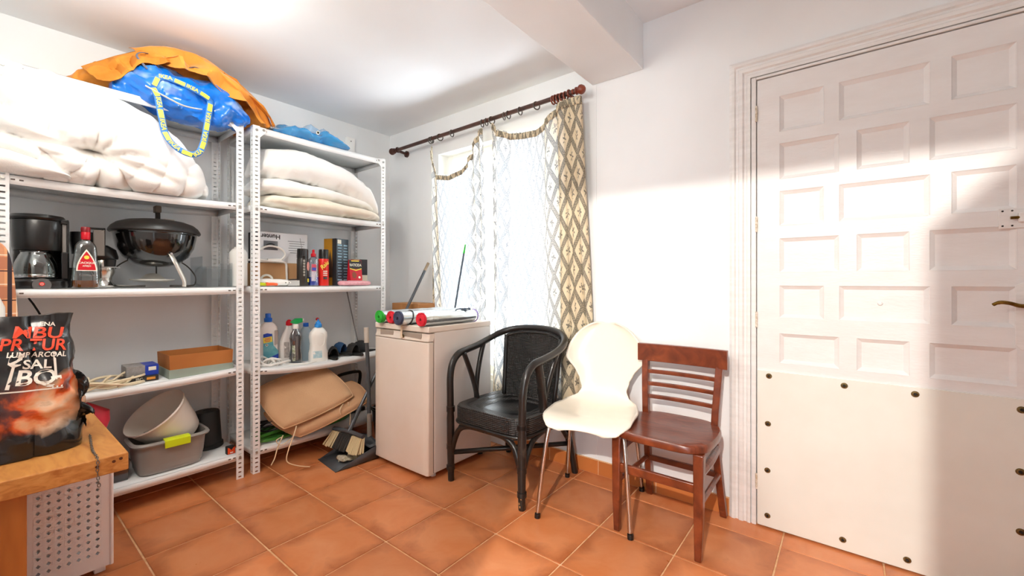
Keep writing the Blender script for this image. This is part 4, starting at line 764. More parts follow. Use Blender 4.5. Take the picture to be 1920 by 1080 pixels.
# dark slippers and straps
m_shoe = M('black_cloth', '#2c2b2c', .8, c2='#3b3836', nscale=20, bump=.2, bscale=150); m_navy = M('navy_cloth', '#274a72', .75, c2='#1b3350', nscale=20)
def slipper(label, x, y, rz, mat, s=1.0, lift=0, name='slipper'):
    z = zR4(y)+lift+.001; t = thing(name, label, 'slipper', (x, y, z), rz, 'dark slippers on the shelf'); T = Matrix.Translation((x, y, z)) @ Matrix.Rotation(rz, 4, 'Z')
    def outl(k, sc): a = 2*PI*k/22; yy = math.cos(a)*.105*s*sc; w = (.040 if yy > 0 else .034)*s*sc; return V(math.sin(a)*w, yy, 0)
    MB().loft([[T @ (outl(k, 1)) for k in range(22)], [T @ (outl(k, 1.03)+V(0, 0, .008)) for k in range(22)], [T @ (outl(k, 1.0)+V(0, 0, .015)) for k in range(22)]]).obj('sole', m_blkm, t)
    def up(i, j):
        a = PI*(j-.5); yy = .095*s-.11*s*i; w = .041*s*(1-.25*(1-i))*(1 if i > .12 else i/.12); h = (.022+.066*math.sin(PI*min(i*.62+.12, 1)))*s
        return T @ (V(math.sin(a)*w, yy, .012+math.cos(a)*h*(1 if i > .02 else .4))+V(nz3((i*3, j*3, x), 3, 1)*.005, 0, nz3((i*3, j*3, x), 3, 5)*.006))
    MB().grid(up, 14, 14).obj('upper', mat, t, smooth=60, solid=.004); return t
slipper('charcoal slipper lying next to the white detergent bottle', -2.75, 1.515, 1.25, m_shoe, .78)
slipper('navy slipper heaped over the charcoal ones', -2.785, 1.60, 1.9, m_navy, .80, .012)
slipper('black slipper in front of the navy one', -2.735, 1.665, 1.7, m_shoe, .80)
slipper('black slipper at the end of the shelf by the steel rod', -2.765, 1.755, 2.6, M('jet_cloth', '#1d1d20', .75, bump=.2, bscale=150), .80)
MB().tube(spline([(-2.71, 1.53, zR4(1.5)+.02), (-2.69, 1.505, zR4(1.5)+.012), (-2.685, 1.49, zR4(1.5)+.006)], 5), .004, 6)
rd = thing('steel_rod', 'thin steel rod leaning in the back corner of the shelving', 'rod', (-3.02, 1.80, .62)); MB().cyl((-2.96, 1.83, .625), (-3.03, 1.77, 1.06), .0045, n=8).obj('rod', m_gry, rd); MB().cyl((-2.958, 1.832, .61), (-2.96, 1.83, .64), .009, n=8).obj('tip', m_gry, rd)

# ------------------------------------------------------------------ cushions and clutter at the bottom
Zb = .1415
m_cus = M('beige_canvas', '#d2a880', .8, c2='#c59a72', nscale=3, bump=.2, bscale=220, sheen=.2); m_cus2 = M('sand_canvas', '#cfa27a', .8, c2='#bf916a', nscale=3, bump=.2, bscale=220); m_tie = M('cotton_tie', '#e3c8a4', .8)
def cushion(label, quad, thick, mat, seed, ties=()):
    """quad: four world corners of the centre surface"""
    q = [Vector(p) for p in quad]; nrm = (q[1]-q[0]).cross(q[3]-q[0]).normalized(); cen = sum(q, Vector())/4
    t = thing('seat_cushion', label, 'cushion', cen, group='beige seat cushions'); n = 30; rings = []; g = MB()
    def P(u, v):
        # rounded-corner square mapping
        a, b = 2*u-1, 2*v-1; k = 1-.10*(a*a*b*b); return (q[0]*(1-(a*k+1)/2)+q[1]*((a*k+1)/2))*(1-(b*k+1)/2)+(q[3]*(1-(a*k+1)/2)+q[2]*((a*k+1)/2))*((b*k+1)/2)
    vs = []; fs = []
    for s_ in (1, -1):
        for i in range(n):
            for j in range(n):
                u, v = i/(n-1), j/(n-1); e = min(u, 1-u, v, 1-v); h = thick/2*min(1, (e/.10))**.45*(1+.14*math.sin(PI*u)*math.sin(PI*v))+nz3((u*4, v*4, seed), 1, seed)*.004*min(1, e*10)
                vs.append(P(u, v)+nrm*h*s_)
    for s_ in (0, 1):
        o = s_*n*n; fs += [(o+i*n+j, o+i*n+j+1, o+(i+1)*n+j+1, o+(i+1)*n+j) for i in range(n-1) for j in range(n-1)]
    g.add(vs, fs); bm = None; o = g.obj('cover', mat, t, smooth=70)
    edge = [P(u, 0) for u in [k/20 for k in range(20)]]+[P(1, v) for v in [k/20 for k in range(20)]]+[P(1-u, 1) for u in [k/20 for k in range(20)]]+[P(0, 1-v) for v in [k/20 for k in range(20)]]
    MB().tube(edge, .0045, 6, closed=True).obj('piping', mat, t, smooth=180)
    for pts in ties: MB().tube(spline(pts, 8), .004, 6, flat=.5).obj('tie', m_tie, t, smooth=180)
    return t
cushion('upper beige seat cushion leaning out of the shelving with a band of light across it', [(-2.60, 1.11, .215), (-2.545, 1.575, .345), (-2.80, 1.46, .555), (-2.83, 1.03, .455)], .05, m_cus, 1,
        ties=[[(-2.585, 1.19, .24), (-2.57, 1.17, .20), (-2.555, 1.13, .12), (-2.55, 1.12, .06), (-2.52, 1.16, .03), (-2.48, 1.22, .012)], [(-2.545, 1.50, .32), (-2.535, 1.51, .25), (-2.53, 1.505, .17), (-2.53, 1.50, .10)], [(-2.55, 1.47, .315), (-2.535, 1.44, .29), (-2.53, 1.44, .255)]])
cushion('lower beige seat cushion wedged beneath the first', [(-2.585, 1.20, .150), (-2.50, 1.66, .305), (-2.76, 1.68, .41), (-2.82, 1.06, .30)], .058, m_cus2, 2,
        ties=[[(-2.60, 1.17, .17), (-2.575, 1.10, .155), (-2.57, 1.07, .19), (-2.575, 1.10, .20)], [(-2.60, 1.12, .20), (-2.58, 1.08, .14), (-2.57, 1.06, .09), (-2.565, 1.04, .06)]])
m_hose = M('green_hose', '#3c7a2a', .35); hs_ = thing('garden_hose', 'green garden hose coiled on the bottom shelf under the cushions', 'hose', (-2.83, 1.35, Zb))
for k in range(3):
    pts = []
    for j in range(30):
        a = 2*PI*j/30; pts.append(V(-2.84+(.13+.012*k)*math.cos(a+k), 1.36+(.31+.02*k)*math.sin(a+.2*k), Zb+.011+.020*k*(.6+.4*math.sin(a*2))))
    MB().tube(spline(pts, 3, True), .0105, 8, closed=True).obj('hose_loop', m_hose, hs_, smooth=180)
bkc = thing('black_cable', 'black cable coiled on top of the green hose', 'cord', (-2.80, 1.15, Zb+.05))
for k in range(3): MB().tube(spline([V(-2.82+(.075+.008*k)*math.cos(2*PI*j/20), 1.155+(.07+.01*k)*math.sin(2*PI*j/20), Zb+.065+.012*k+.02*math.sin(2*PI*j/20+k)) for j in range(20)], 3, True), .0055, 7, closed=True).obj('cable_loop', m_blk, bkc, smooth=180)
pwm = thing('pressure_washer', 'black and yellow power tool with a handle at the back of the bottom shelf', 'power tool', (-2.93, 1.72, Zb)); MB().box(-2.99, 1.65, Zb+.02, -2.84, 1.80, Zb+.19).obj('housing', m_blk, pwm, bevel=.02); MB().tube(spline([(-2.92, 1.625, Zb+.18), (-2.90, 1.62, Zb+.255), (-2.90, 1.65, Zb+.28), (-2.90, 1.78, Zb+.285), (-2.90, 1.81, Zb+.26), (-2.92, 1.81, Zb+.17)], 6), .012, 8).obj('carry_handle', m_blk, pwm); MB().box(-2.842, 1.70, Zb+.12, -2.835, 1.75, Zb+.165).obj('yellow_badge', m_yel, pwm); MB().box(-3.0, 1.64, Zb, -2.83, 1.81, Zb+.03).obj('foot', m_blkm, pwm, bevel=.008)
# ------------------------------------------------------------------ broom, dustpan, bucket
m_pan = M('charcoal_plastic', '#45474b', .5, c2='#55575a', nscale=10, nmin=.4, nmax=.8)
dp = thing('dustpan', 'charcoal long-handled dustpan standing on the tiles', 'dustpan', (-2.43, 1.45, 0))
R = Matrix.Translation((-2.43, 1.44, 0)) @ Matrix.Rotation(math.radians(-6), 4, 'Z')
def L(x, y, z): return R @ V(x, y, z)
w_ = .128; pts_o = [(-w_, -.14, .003), (w_, -.14, .003), (w_, .13, .012), (-w_, .13, .012)]
g = MB(); g.add([L(-w_, -.14, .002), L(w_, -.14, .002), L(w_, .13, .010), L(-w_, .13, .010), L(-w_, -.05, .006), L(w_, -.05, .006)], [(0, 1, 5, 4), (4, 5, 2, 3)])
g.add([L(-w_, -.13, .002), L(-w_, .13, .010), L(-w_-.006, .13, .095), L(-w_-.004, .02, .06)], [(0, 1, 2, 3)]); g.add([L(w_, -.13, .002), L(w_, .13, .010), L(w_+.006, .13, .095), L(w_+.004, .02, .06)], [(0, 1, 2, 3)])
g.add([L(-w_, .13, .010), L(w_, .13, .010), L(w_+.006, .13, .095), L(0, .14, .115), L(-w_-.006, .13, .095)], [(0, 1, 2, 3, 4)]); g.add([L(-w_-.006, .13, .095), L(0, .14, .115), L(w_+.006, .13, .095), L(w_, .07, .085), L(-w_, .07, .085)], [(0, 1, 2, 3, 4)])
g.obj('pan', m_pan, dp, smooth=25, solid=.004)
hb = L(.0, .135, .09); MB().tube([hb, V(-2.466, 1.60, .45), V(-2.49, 1.60, .74)], .0125, 10).obj('handle', m_pan, dp); MB().cyl((-2.487, 1.60, .70), (-2.492, 1.60, .80), .016, n=12).obj('hand_grip', M('pale_grip', '#c9bfb2', .5), dp); MB().cyl(hb-V(0, 0, .02), hb+V(-.002, .0, .16), .015, n=12).obj('dirty_sleeve', M('dusty_grey', '#8a7d72', .8), dp)
loaf([1.36, 1.50], lambda y: .030+.012*math.sin(y*60), lambda y: -2.36, -2.46, .012, 24, 20, 2, lambda p, i, a: nz3(p, 40, 2)*.01).obj('swept_dust', M('dust_fluff', '#9a8a6a', .95, c2='#c8bfae', nscale=90), dp, smooth=60)
br = thing('broom', 'dark broom with pale bristle tufts resting in the dustpan and leaning on the wall', 'broom', (-2.47, 1.45, .06)); b0, b1_ = V(-2.60, 1.435, .155), V(-2.33, 1.475, .150); dirb = (b1_-b0).normalized()
MB().tube([b0, b0.lerp(b1_, .5)+V(0, .006, .006), b1_], .016, 10, flat=.8).obj('brush_block', m_pan, br); m_bp, m_bd = M('pale_bristle', '#d9c59a', .8), M('dark_bristle', '#35322f', .8)
for k in range(24):
    t_ = k/23; base = b0.lerp(b1_, .02+.96*t_); pale = t_ < .25 or t_ > .66
    for s_ in (-1, 0, 1):
        p0 = base+V(0, s_*.010, -.008); MB_ = None; p1 = p0+V((t_-.5)*.05+random.uniform(-.004, .004), -.035+s_*.014+random.uniform(-.004, .004), -.085+random.uniform(-.006, .006)); MB().tube([p0, p1], [.0042, .0062], 6).obj('bristle_tuft', m_bp if pale else m_bd, br)
hs0, hs1 = V(-2.462, 1.455, .16), V(-2.535, 2.165, 1.245); dh = hs1-hs0
MB().tube([hs0-V(0, 0, .01), hs0+dh*.12], .013, 10).obj('socket', m_pan, br); MB().tube([hs0, hs0+dh*.96], .0105, 10).obj('handle', M('charcoal_tube', '#53565b', .35, metal=.3), br); MB().tube([hs0+dh*.945, hs1], [.0115, .011], 10).obj('hand_grip', M('tan_grip', '#a38f78', .6), br)
bu = thing('black_bucket', 'black bucket standing in the gap beside the fridge', 'bucket', (-2.53, 1.80, 0)); MB().lathe([(0, .004), (.085, .004), (.086, 0), (.088, .004), (.112, .215), (.118, .218), (.118, .226), (.110, .226), (.084, .012), (0, .012)], 32, Matrix.Translation((-2.53, 1.80, 0))).obj('pail', m_blk, bu); MB().tube(spline([(-2.53+.115*math.cos(a), 1.80-.115*math.sin(a), .225+.02*math.sin(a)) for a in [PI*k/12 for k in range(13)]], 3), .0035, 6).obj('bail', m_gry, bu)
# ------------------------------------------------------------------ fridge and what lies on it
m_fr = M('fridge_enamel', '#efe9e2', .3, c2='#ebe4dc', nscale=3); m_frd = M('fridge_door_enamel', '#f0e6da', .32, c2='#ecdfd0', nscale=3); m_gask = M('gasket_grey', '#a99a8c', .6)
FX0, FX1, FY0, FY1, FH = -2.302, -1.803, 1.585, 2.06, .852
fr = thing('fridge', 'small off-white under-counter fridge between the shelving and the wicker armchair', 'fridge', (-2.05, 1.8, 0))
MB().box(FX0, FY0, .035, FX1, FY1, FH-.034).obj('cabinet', m_fr, fr, smooth=None, bevel=.004)
MB().box(FX0-.002, FY0-.045, FH-.034, FX1+.003, FY1, FH).obj('top', m_frd, fr, smooth=None, bevel=.006, bseg=3)
def dsec(z): return [V(FX0, FY0-.008, z), V(FX0, FY0-.042, z), V(FX0+.012, FY0-.050, z)]+[V(FX0+.012+(FX1-FX0-.024)*k/10, FY0-.050-.004*math.sin(PI*k/10), z) for k in range(1, 10)]+[V(FX1-.012, FY0-.050, z), V(FX1, FY0-.042, z), V(FX1, FY0-.008, z)]
dr = MB().loft([dsec(.030), dsec(.765)]).obj('door', m_frd, fr, smooth=40, bevel=.004)
hs = [[p+V(0, o, 0) for p in dsec(z)] for z, o in ((.769, 0), (.776, .0), (.790, .006), (.806, .008), (.812, .006))]
MB().loft(hs).obj('handle_strip', m_frd, dr, smooth=40, bevel=.002)
for a, b in ((FX0+.06, FX0+.19), (FX0+.27, FX1-.055)): MB().box(a, FY0-.0495, .776, b, FY0-.040, .812).obj('grip_recess', m_gask, dr, bevel=.003)
MB().box(FX0+.004, FY0-.010, .035, FX1-.004, FY0+.001, .815).obj('gasket', m_gask, fr, smooth=None)
for x in (FX0+.05, FX1-.05):
    for y in (FY0+.03, FY1-.05): MB().cyl((x, y, 0), (x, y, .036), .018, .015, 12).obj('foot', m_blkm if y > 1.8 else m_wpl, fr)
tgk = thing('padlock_tag', 'small pale cloth tag hanging over the front of the fridge top', 'tag', (-2.03, FY0-.05, .80)); MB().tube(spline([(-2.03, FY0-.020, FH+.004), (-2.028, FY0-.047, FH+.003), (-2.026, FY0-.055, FH-.02), (-2.024, FY0-.058, FH-.05), (-2.018, FY0-.060, FH-.075)], 5), [.006]*8+[.008]*8+[.01]*4+[.004], 8, flat=.4).obj('strip', M('pale_cloth', '#e9d5b8', .8), tgk); MB().cbox((-2.012, FY0-.056, FH-.062), (.02, .006, .014), Euler((0, .5, 0))).obj('brass_end', m_brass, tgk)
m_foil = M('silver_foil', '#dfe6ea', .18, metal=.85, bump=.25, bscale=18)
def roll(label, x, y0, y1, r, col, zc, dx=0):
    t = thing('foil_roll', label, 'roll', (x, (y0+y1)/2, FH), group='rolled reflective mats on the fridge'); a, b = V(x, y0, zc), V(x+dx, y1, zc)
    MB().tube([a+(b-a)*k/12+V(0, 0, nz3((k, x, 0), 1, 2)*.002) for k in range(13)], [r*(1+.02*math.sin(k*2+x*9)) for k in range(13)], 24).obj('foil_wrap', m_foil, t)
    mt = M('foam_'+col, col, .75); d = (b-a).normalized(); q = a-d*.012; u_, v_ = frame(d); sp = []
    for k in range(70):
        an = k*.30; rr_ = .010+(r*.93-.010)*k/69; sp.append(q+u_*rr_*math.cos(an)+v_*rr_*math.sin(an))
    MB().tube(sp, .0055, 6).obj('foam_spiral', mt, t); MB().cyl(q+d*.004, a+d*.02, r*.99, n=24).obj('foam_end', mt, t); MB().cyl(q+d*.0035, q+d*.0045, .0075, n=10).obj('core_hole', m_dark, t)
    return t
zc = FH+.039
roll('silver foil mat roll with a green foam end at the shelf side of the fridge', -2.215, 1.52, 2.00, .037, '#2fb53a', zc-.001)
roll('silver foil mat roll with a red foam end between two green ones', -2.135, 1.545, 2.02, .036, '#dd2638', zc-.002)
roll('silver foil mat roll with a green foam end tucked beside the navy one', -2.072, 1.545, 2.01, .034, '#38b23c', zc-.004, .004)
nr = roll('silver foil mat roll with a navy foam end and a dark elastic band', -2.005, 1.50, 1.99, .040, '#444a63', zc+.002)
tp_ = [V(-2.005+.0415*math.cos(a), 1.565+.012*math.sin(a), zc+.002+.0415*math.sin(a)) for a in [2*PI*k/20 for k in range(20)]]; MB().tube(tp_, .0035, 6, closed=True).obj('elastic_band', m_blkm, nr)
rr4 = roll('silver foil mat roll with a red foam end along the outer edge of the fridge', -1.848, 1.535, 1.93, .038, '#e02a3c', zc)
MB().tube(spline([(-1.885, 1.80, zc+.018), (-1.87, 1.82, zc+.040), (-1.85, 1.86, zc+.045), (-1.84, 1.90, zc+.042), (-1.86, 1.92, zc+.044), (-1.88, 1.88, zc+.036), (-1.86, 1.84, zc+.046), (-1.82, 1.86, zc+.034)], 5), .004, 6).obj('tie_cord', M('slate_cord', '#4c5a6b', .7), rr4); MB().tube([V(-1.848+.0385*math.cos(a), 1.945, zc+.0385*math.sin(a)) for a in [2*PI*k/24 for k in range(24)]], .003, 6, closed=True).obj('purple_edge', M('purple_edge', '#9a7bd0', .5), rr4)
# boxes and stick behind
m_ply = M('brown_board', '#c08a58', .7, c2='#ad7745', nscale=4, stretch=(1, 1, .2))
b = thing('tall_carton', 'tall brown cardboard box standing in the corner behind the fridge', 'box', (-2.62, 2.10, 0)); MB().box(-2.78, 2.01, 0, -2.462, 2.195, .938).obj('carton', m_ply, b, smooth=None, bevel=.003); MB().box(-2.65, 2.0085, .5, -2.60, 2.010, .938).obj('tape_strip', M('tape_tan', '#b07a48', .35), b)
b = thing('low_carton', 'lower brown cardboard box beside the tall one behind the fridge', 'box', (-2.385, 2.11, 0)); MB().box(-2.457, 2.04, 0, -2.312, 2.115, .905).obj('carton', M('orange_board', '#c98a4e', .7, c2='#b87a40', nscale=5), b, smooth=None, bevel=.003); MB().box(-2.457, 2.0385, .872, -2.312, 2.040, .905).obj('flap', M('orange_board', '#c98a4e'), b)
st = thing('green_tipped_stick', 'thin dark stick with a bright green tip leaning behind the fridge', 'stick', (-2.37, 2.08, 0)); p0, p1 = V(-2.36, 2.075, 0), V(-2.078, 2.105, 1.36); MB().tube([p0, p0.lerp(p1, .955)], .0065, 8).obj('shaft', M('slate_shaft', '#5b6a78', .4), st); MB().tube([p0.lerp(p1, .955), p1], [.0065, .004], 8).obj('green_tip', M('neon_green', '#35d23a', .4), st)
# ------------------------------------------------------------------ wicker armchair
mw, t, b = newmat('black_wicker'); b.inputs['Roughness'].default_value = .38
tc = t.n('ShaderNodeTexCoord'); mp_ = t.n('ShaderNodeMapping'); t.l(tc.outputs['Object'], mp_.inputs[0])
w1 = t.n('ShaderNodeTexWave', wave_type='BANDS', bands_direction='Z', i_Scale=34.0, i_Distortion=.4); w2 = t.n('ShaderNodeTexWave', wave_type='BANDS', bands_direction='X', i_Scale=25.0); w3 = t.n('ShaderNodeTexWave', wave_type='BANDS', bands_direction='Y', i_Scale=25.0)
for w_ in (w1, w2, w3): t.l(mp_.outputs[0], w_.inputs['Vector'])
hgt = t.math('MULTIPLY', w1.outputs[1], t.math('MAXIMUM', w2.outputs[1], t.math('MULTIPLY', w3.outputs[1], .8)))
bp = t.n('ShaderNodeBump', i_Strength=1.0, i_Distance=.006); t.l(hgt, bp.inputs['Height']); t.l(bp.outputs[0], b.inputs['Normal'])
t.l(t.mix(hgt, '#0c0b0b', '#565250'), b.inputs['Base Color'])  # strand tops lighter, gaps darker: weave shading put into the colour
m_cane = M('black_lacquered_cane', '#1f1c1a', .32, c2='#4a423a', nscale=14, nmin=.62, nmax=.80, coat=.2); m_worn = M('bare_cane', '#b98b58', .6)
AX, AY = -1.480, 1.885
ac = thing('wicker_armchair', 'black wicker armchair with a rounded cane back and arms', 'armchair', (AX, AY, 0))
def A(x, y, z): return V(AX+x, AY+y, z)
half = [(-.246, -.248, 0), (-.246, -.25, .12), (-.248, -.25, .30), (-.250, -.25, .46), (-.254, -.247, .57), (-.258, -.225, .645), (-.262, -.175, .69), (-.268, -.10, .705), (-.270, -.01, .720), (-.266, .08, .745), (-.243, .15, .775), (-.19, .202, .800), (-.10, .232, .815), (0, .241, .819)]
full = half+[(-x, y, z) for x, y, z in reversed(half[:-1])]
P = spline([A(*p) for p in full], 7)
zz_ = [p.z for p in P]; MB().tube(P, [.0195 if z > .36 else .0215-.004*(1-min(1, z/.2)) for z in zz_], 12).obj('arm_hoop', m_cane, ac, smooth=180)
for s_ in (-1, 1):
    for q in (.075, .19, .395, .40): MB().tube([A(s_*.247, -.25, q-.012), A(s_*.247, -.25, q+.012)], .0235, 12).obj('cane_binding', m_cane, ac)
# rear legs
for s_ in (-1, 1): MB().tube(spline([A(s_*.205, .20, .42), A(s_*.215, .215, .28), A(s_*.235, .24, .12), A(s_*.245, .262, 0)], 6), [.021]*7+[.020]*6+[.018]*6, 12).obj('rear_leg', m_cane, ac)
# seat: drum of wicker
def so(k, n, s=1, z=0, dy=0):
    a = 2*PI*k/n; c, sn = math.cos(a), math.sin(a); w = .250; d = .245
    x = w*math.copysign(abs(c)**(.36), c)*s; y = d*math.copysign(abs(sn)**(.36), sn)*s
    if sn > 0: x *= 1-.16*sn
    return A(x, y-.01+dy, z)
n = 64
MB().loft([[so(k, n, .98, .318) for k in range(n)], [so(k, n, 1.0, .328) for k in range(n)], [so(k, n, 1.0, .412) for k in range(n)], [so(k, n, .975, .422) for k in range(n)], [so(k, n, .85, .418) for k in range(n)], [so(k, n, .5, .398) for k in range(n)], [so(k, n, .1, .394) for k in range(n)]]).obj('seat', mw, ac, smooth=60)
MB().tube([so(k, n, 1.0, .333) for k in range(n)], .008, 8, closed=True).obj('seat_rim', m_cane, ac, smooth=180)
# back panel
ang = [A(*p) for p in [(-.200, .196), (-.15, .217), (-.08, .232), (0, .237), (.08, .232), (.15, .217), (.200, .196)] for p in [(p[0], p[1]-.012, 0)]]
bc = spline(ang, 6)
def bk_(i, j):
    k = min(int(i*(len(bc)-1)+.5), len(bc)-1); p = bc[k]; top = .806-.035*(abs(2*i-1))**2.4; lean = .05*(1-j)
    return V(p.x+(AX-p.x)*.10*(1-j), p.y-lean, .39+(top-.39)*j)
MB().grid(bk_, 37, 24).obj('back_panel', mw, ac, smooth=180, solid=.009)
for s_ in (0, 1): MB().tube([bk_(s_, j/6) for j in range(7)], .014, 10).obj('back_post', m_cane, ac, smooth=180)
MB().tube([bk_(i/24, .97)+V(0, -.006, 0) for i in range(25)], .007, 8).obj('back_binding', m_cane, ac, smooth=180)
for s_ in (-1, 1):
    MB().tube(spline([A(s_*.262, -.135, .695), A(s_*.250, -.09, .58), A(s_*.240, -.06, .48), A(s_*.236, -.045, .40)], 6), .0235, 10, flat=.5).obj('arm_support', m_cane, ac, smooth=180)
    MB().tube(spline([A(s_*.266, .045, .735), A(s_*.256, .0, .64), A(s_*.246, -.035, .54), A(s_*.240, -.050, .46), A(s_*.238, -.05, .40)], 6), .0145, 10).obj('arm_cane', m_cane, ac, smooth=180)
    # braces under the seat
    MB().tube(spline([A(s_*.246, -.245, .14), A(s_*.225, -.244, .22), A(s_*.19, -.242, .29), A(s_*.12, -.24, .322), A(0, -.238, .326)], 6), .015, 10).obj('front_brace', m_cane, ac, smooth=180)
    MB().tube(spline([A(s_*.246, -.24, .17), A(s_*.244, -.20, .25), A(s_*.24, -.13, .31), A(s_*.238, 0, .326), A(s_*.23, .12, .30), A(s_*.228, .20, .22)], 6), .014, 10).obj('side_brace', m_cane, ac, smooth=180)
    MB().tube([A(s_*.245, -.245, .155), A(-s_*.225, .225, .175)], .0135, 10).obj('cross_stretcher', m_cane, ac, smooth=180)
    for q in ((.247, -.268, .41), (.247, -.2685, .36), (.262, -.205, .675), (.258, -.24, .60)): MB().cbox(A(s_*q[0], q[1]+.002, q[2]), (.008, .004, .012), Euler((0, .3, 0))).obj('worn_patch', m_worn, ac, bevel=.001)
for z_ in (.10, .06, .035, .02): MB().cbox(A(.248+random.uniform(-.006, .006), -.2655, z_), (.006, .003, .010)).obj('worn_patch', m_worn, ac, bevel=.001)
# ------------------------------------------------------------------ white shell chair
sc_ = thing('shell_chair', 'white moulded shell chair with thin chrome legs', 'chair', (-.985, 1.905, 0), math.radians(12)); T = MW[sc_.name]
prof = spline([V(0, -.235, .432), V(0, -.215, .452), V(0, -.14, .462), V(0, -.03, .452), V(0, .075, .450), V(0, .145, .468), V(0, .188, .515), V(0, .208, .58), V(0, .222, .66), V(0, .238, .76), V(0, .248, .83), V(0, .252, .878)], 5)
npf = len(prof); wx = [0, .04, .16, .30, .42, .50, .56, .64, .74, .84, .92, .97, 1]; wy = [.10, .165, .208, .212, .185, .135, .120, .138, .192, .213, .195, .145, .03]
def shell(i, j):
    k = i*(npf-1); k0 = min(int(k), npf-2); p = prof[k0].lerp(prof[k0+1], k-k0); w = interp(wx, wy, i); s = 2*j-1
    cup = (abs(s)**2.2); up = interp([0, .1, .3, .45, .55, .7, 1], [-.012, -.004, .022, .014, .004, 0, 0], i); fw = interp([0, .45, .6, .75, 1], [0, 0, -.02, -.045, -.03], i)
    if i > .62: w = max(.012, min(interp([.62, .68, .76, 1], [.130, .155, .213, .213], i), math.sqrt(max(0, .2135**2-max(0, p.z-.672)**2))))
    ss = math.sin(s*PI/2)*.25+s*.75
    return T @ (p+V(ss*w, fw*cup, up*cup))
MB().grid(shell, 61, 25).obj('shell', M('shell_white', '#efe7d8', .22, coat=.3), sc_, smooth=180, solid=.009, soff=0)
m_leg = M('leg_chrome', '#c9c3bd', .15, metal=1)
for (fx_, fy_, hub) in ((-.205, -.240, (-.03, -.05)), (.215, -.215, (.03, -.05)), (-.215, .215, (-.03, .05)), (.188, .235, (.03, .05))):
    lg = MB().tube(spline([T @ V(fx_, fy_, .012), T @ V(fx_*.93, fy_*.92, .20), T @ V(fx_*.84, fy_*.80, .385), T @ V(fx_*.76, fy_*.70, .418), T @ V(fx_*.55, fy_*.5, .428), T @ V(hub[0], hub[1], .430)], 6), .0102, 12).obj('leg', m_leg, sc_, smooth=180); MB().cyl(T @ V(fx_*1.004, fy_*1.006, 0), T @ V(fx_, fy_, .02), .0135, n=12).obj('foot_cap', m_blk, lg)
MB().cyl(T @ V(0, 0, .424), T @ V(0, 0, .448), .07, n=24).obj('hub_plate', m_leg, sc_)
# ------------------------------------------------------------------ brown wooden chair
mwd, t, b = newmat('stained_wood'); b.inputs['Roughness'].default_value = .28; b.inputs['Coat Weight'].default_value = .35; b.inputs['Coat Roughness'].default_value = .2
tc = t.n('ShaderNodeTexCoord'); mp_ = t.n('ShaderNodeMapping'); mp_.inputs['Scale'].default_value = (3, 14, 3); t.l(tc.outputs['Object'], mp_.inputs[0]); nz_ = t.n('ShaderNodeTexNoise', i_Scale=4, i_Detail=5, i_Distortion=1.2); t.l(mp_.outputs[0], nz_.inputs['Vector']); t.l(t.ramp(nz_.outputs[0], [(.3, '#56230f'), (.55, '#74341a'), (.75, '#8a4524')]), b.inputs['Base Color'])
WX, WY = -.632, 1.955
wc = thing('wooden_chair', 'brown stained wooden chair with three thin back slats', 'chair', (WX, WY, 0))
def C_(x, y, z): return V(WX+x, WY+y, z)
def seatring(s, z, n=40):
    out = []
    for k in range(n):
        a = 2*PI*k/n; c, sn = math.cos(a), math.sin(a); w = .208 if sn < 0 else .208-.028*sn; out.append(C_(w*math.copysign(abs(c)**.52, c)*s, (.20*math.copysign(abs(sn)**.52, sn)-.025)*s, z))
    return out
MB().loft([seatring(.97, .418), seatring(1.0, .424), seatring(1.0, .446), seatring(.975, .453), seatring(.85, .452), seatring(.6, .444), seatring(.25, .442), seatring(.03, .443)]).obj('seat', mwd, wc, smooth=50)
def bar(pts, w, d, name, parent=wc, mat=mwd):
    """rectangular bar along a path; w across x, d across y"""
    P = [Vector(p) for p in pts]; rings = []
    for i, p in enumerate(P):
        ww, dd_ = (w[i], d[i]) if isinstance(w, (list, tuple)) else (w, d); rings.append([p+V(-ww/2, -dd_/2, 0), p+V(ww/2, -dd_/2, 0), p+V(ww/2, dd_/2, 0), p+V(-ww/2, dd_/2, 0)])
    return MB().loft(rings).obj(name, mat, parent, smooth=30, bevel=.004)
for s_ in (-1, 1):
    bar([C_(s_*.170, -.187, 0), C_(s_*.172, -.185, .15), C_(s_*.172, -.180, .42)], [.026, .034, .040], [.026, .034, .040], 'front_leg')
    bar(spline([C_(s_*.176, .225, 0), C_(s_*.168, .185, .16), C_(s_*.160, .140, .36), C_(s_*.160, .130, .47), C_(s_*.168, .145, .62), C_(s_*.176, .172, .785)], 4), [.030]*21, [.034]*21, 'rear_leg')
    sp_ = MB().tube(spline([C_(s_*.172, -.17, .335), C_(s_*.182, -.04, .350), C_(s_*.170, .12, .345)], 5), .0155, 8, flat=1.25).obj('side_rail', mwd, wc)
    MB().tube([C_(s_*.172, -.18, .215), C_(s_*.168, .16, .215)], .011, 8).obj('side_stretcher', mwd, wc)
MB().box(WX-.165, WY-.194, .262, WX+.165, WY-.176, .300).obj('front_stretcher', mwd, wc, bevel=.004); MB().box(WX-.165, WY+.155, .20, WX+.165, WY+.173, .228).obj('rear_stretcher', mwd, wc, bevel=.004)
def curved(z0, z1, y, t_, name, bow=.018, hw=.155, top=0):
    n = 12; rings = []
    for k in range(n+1):
        u = 2*k/n-1; x = u*hw; dy = bow*(1-u*u)
        rings.append([C_(x, y+dy-t_/2, z0), C_(x, y+dy+t_/2, z0), C_(x, y+dy+t_/2, z1+top*(1-u*u)), C_(x, y+dy-t_/2, z1+top*(1-u*u))])
    return MB().loft(rings).obj(name, mwd, wc, smooth=40, bevel=.003)
curved(.703, .790, .150, .026, 'top_rail', .014, .208)
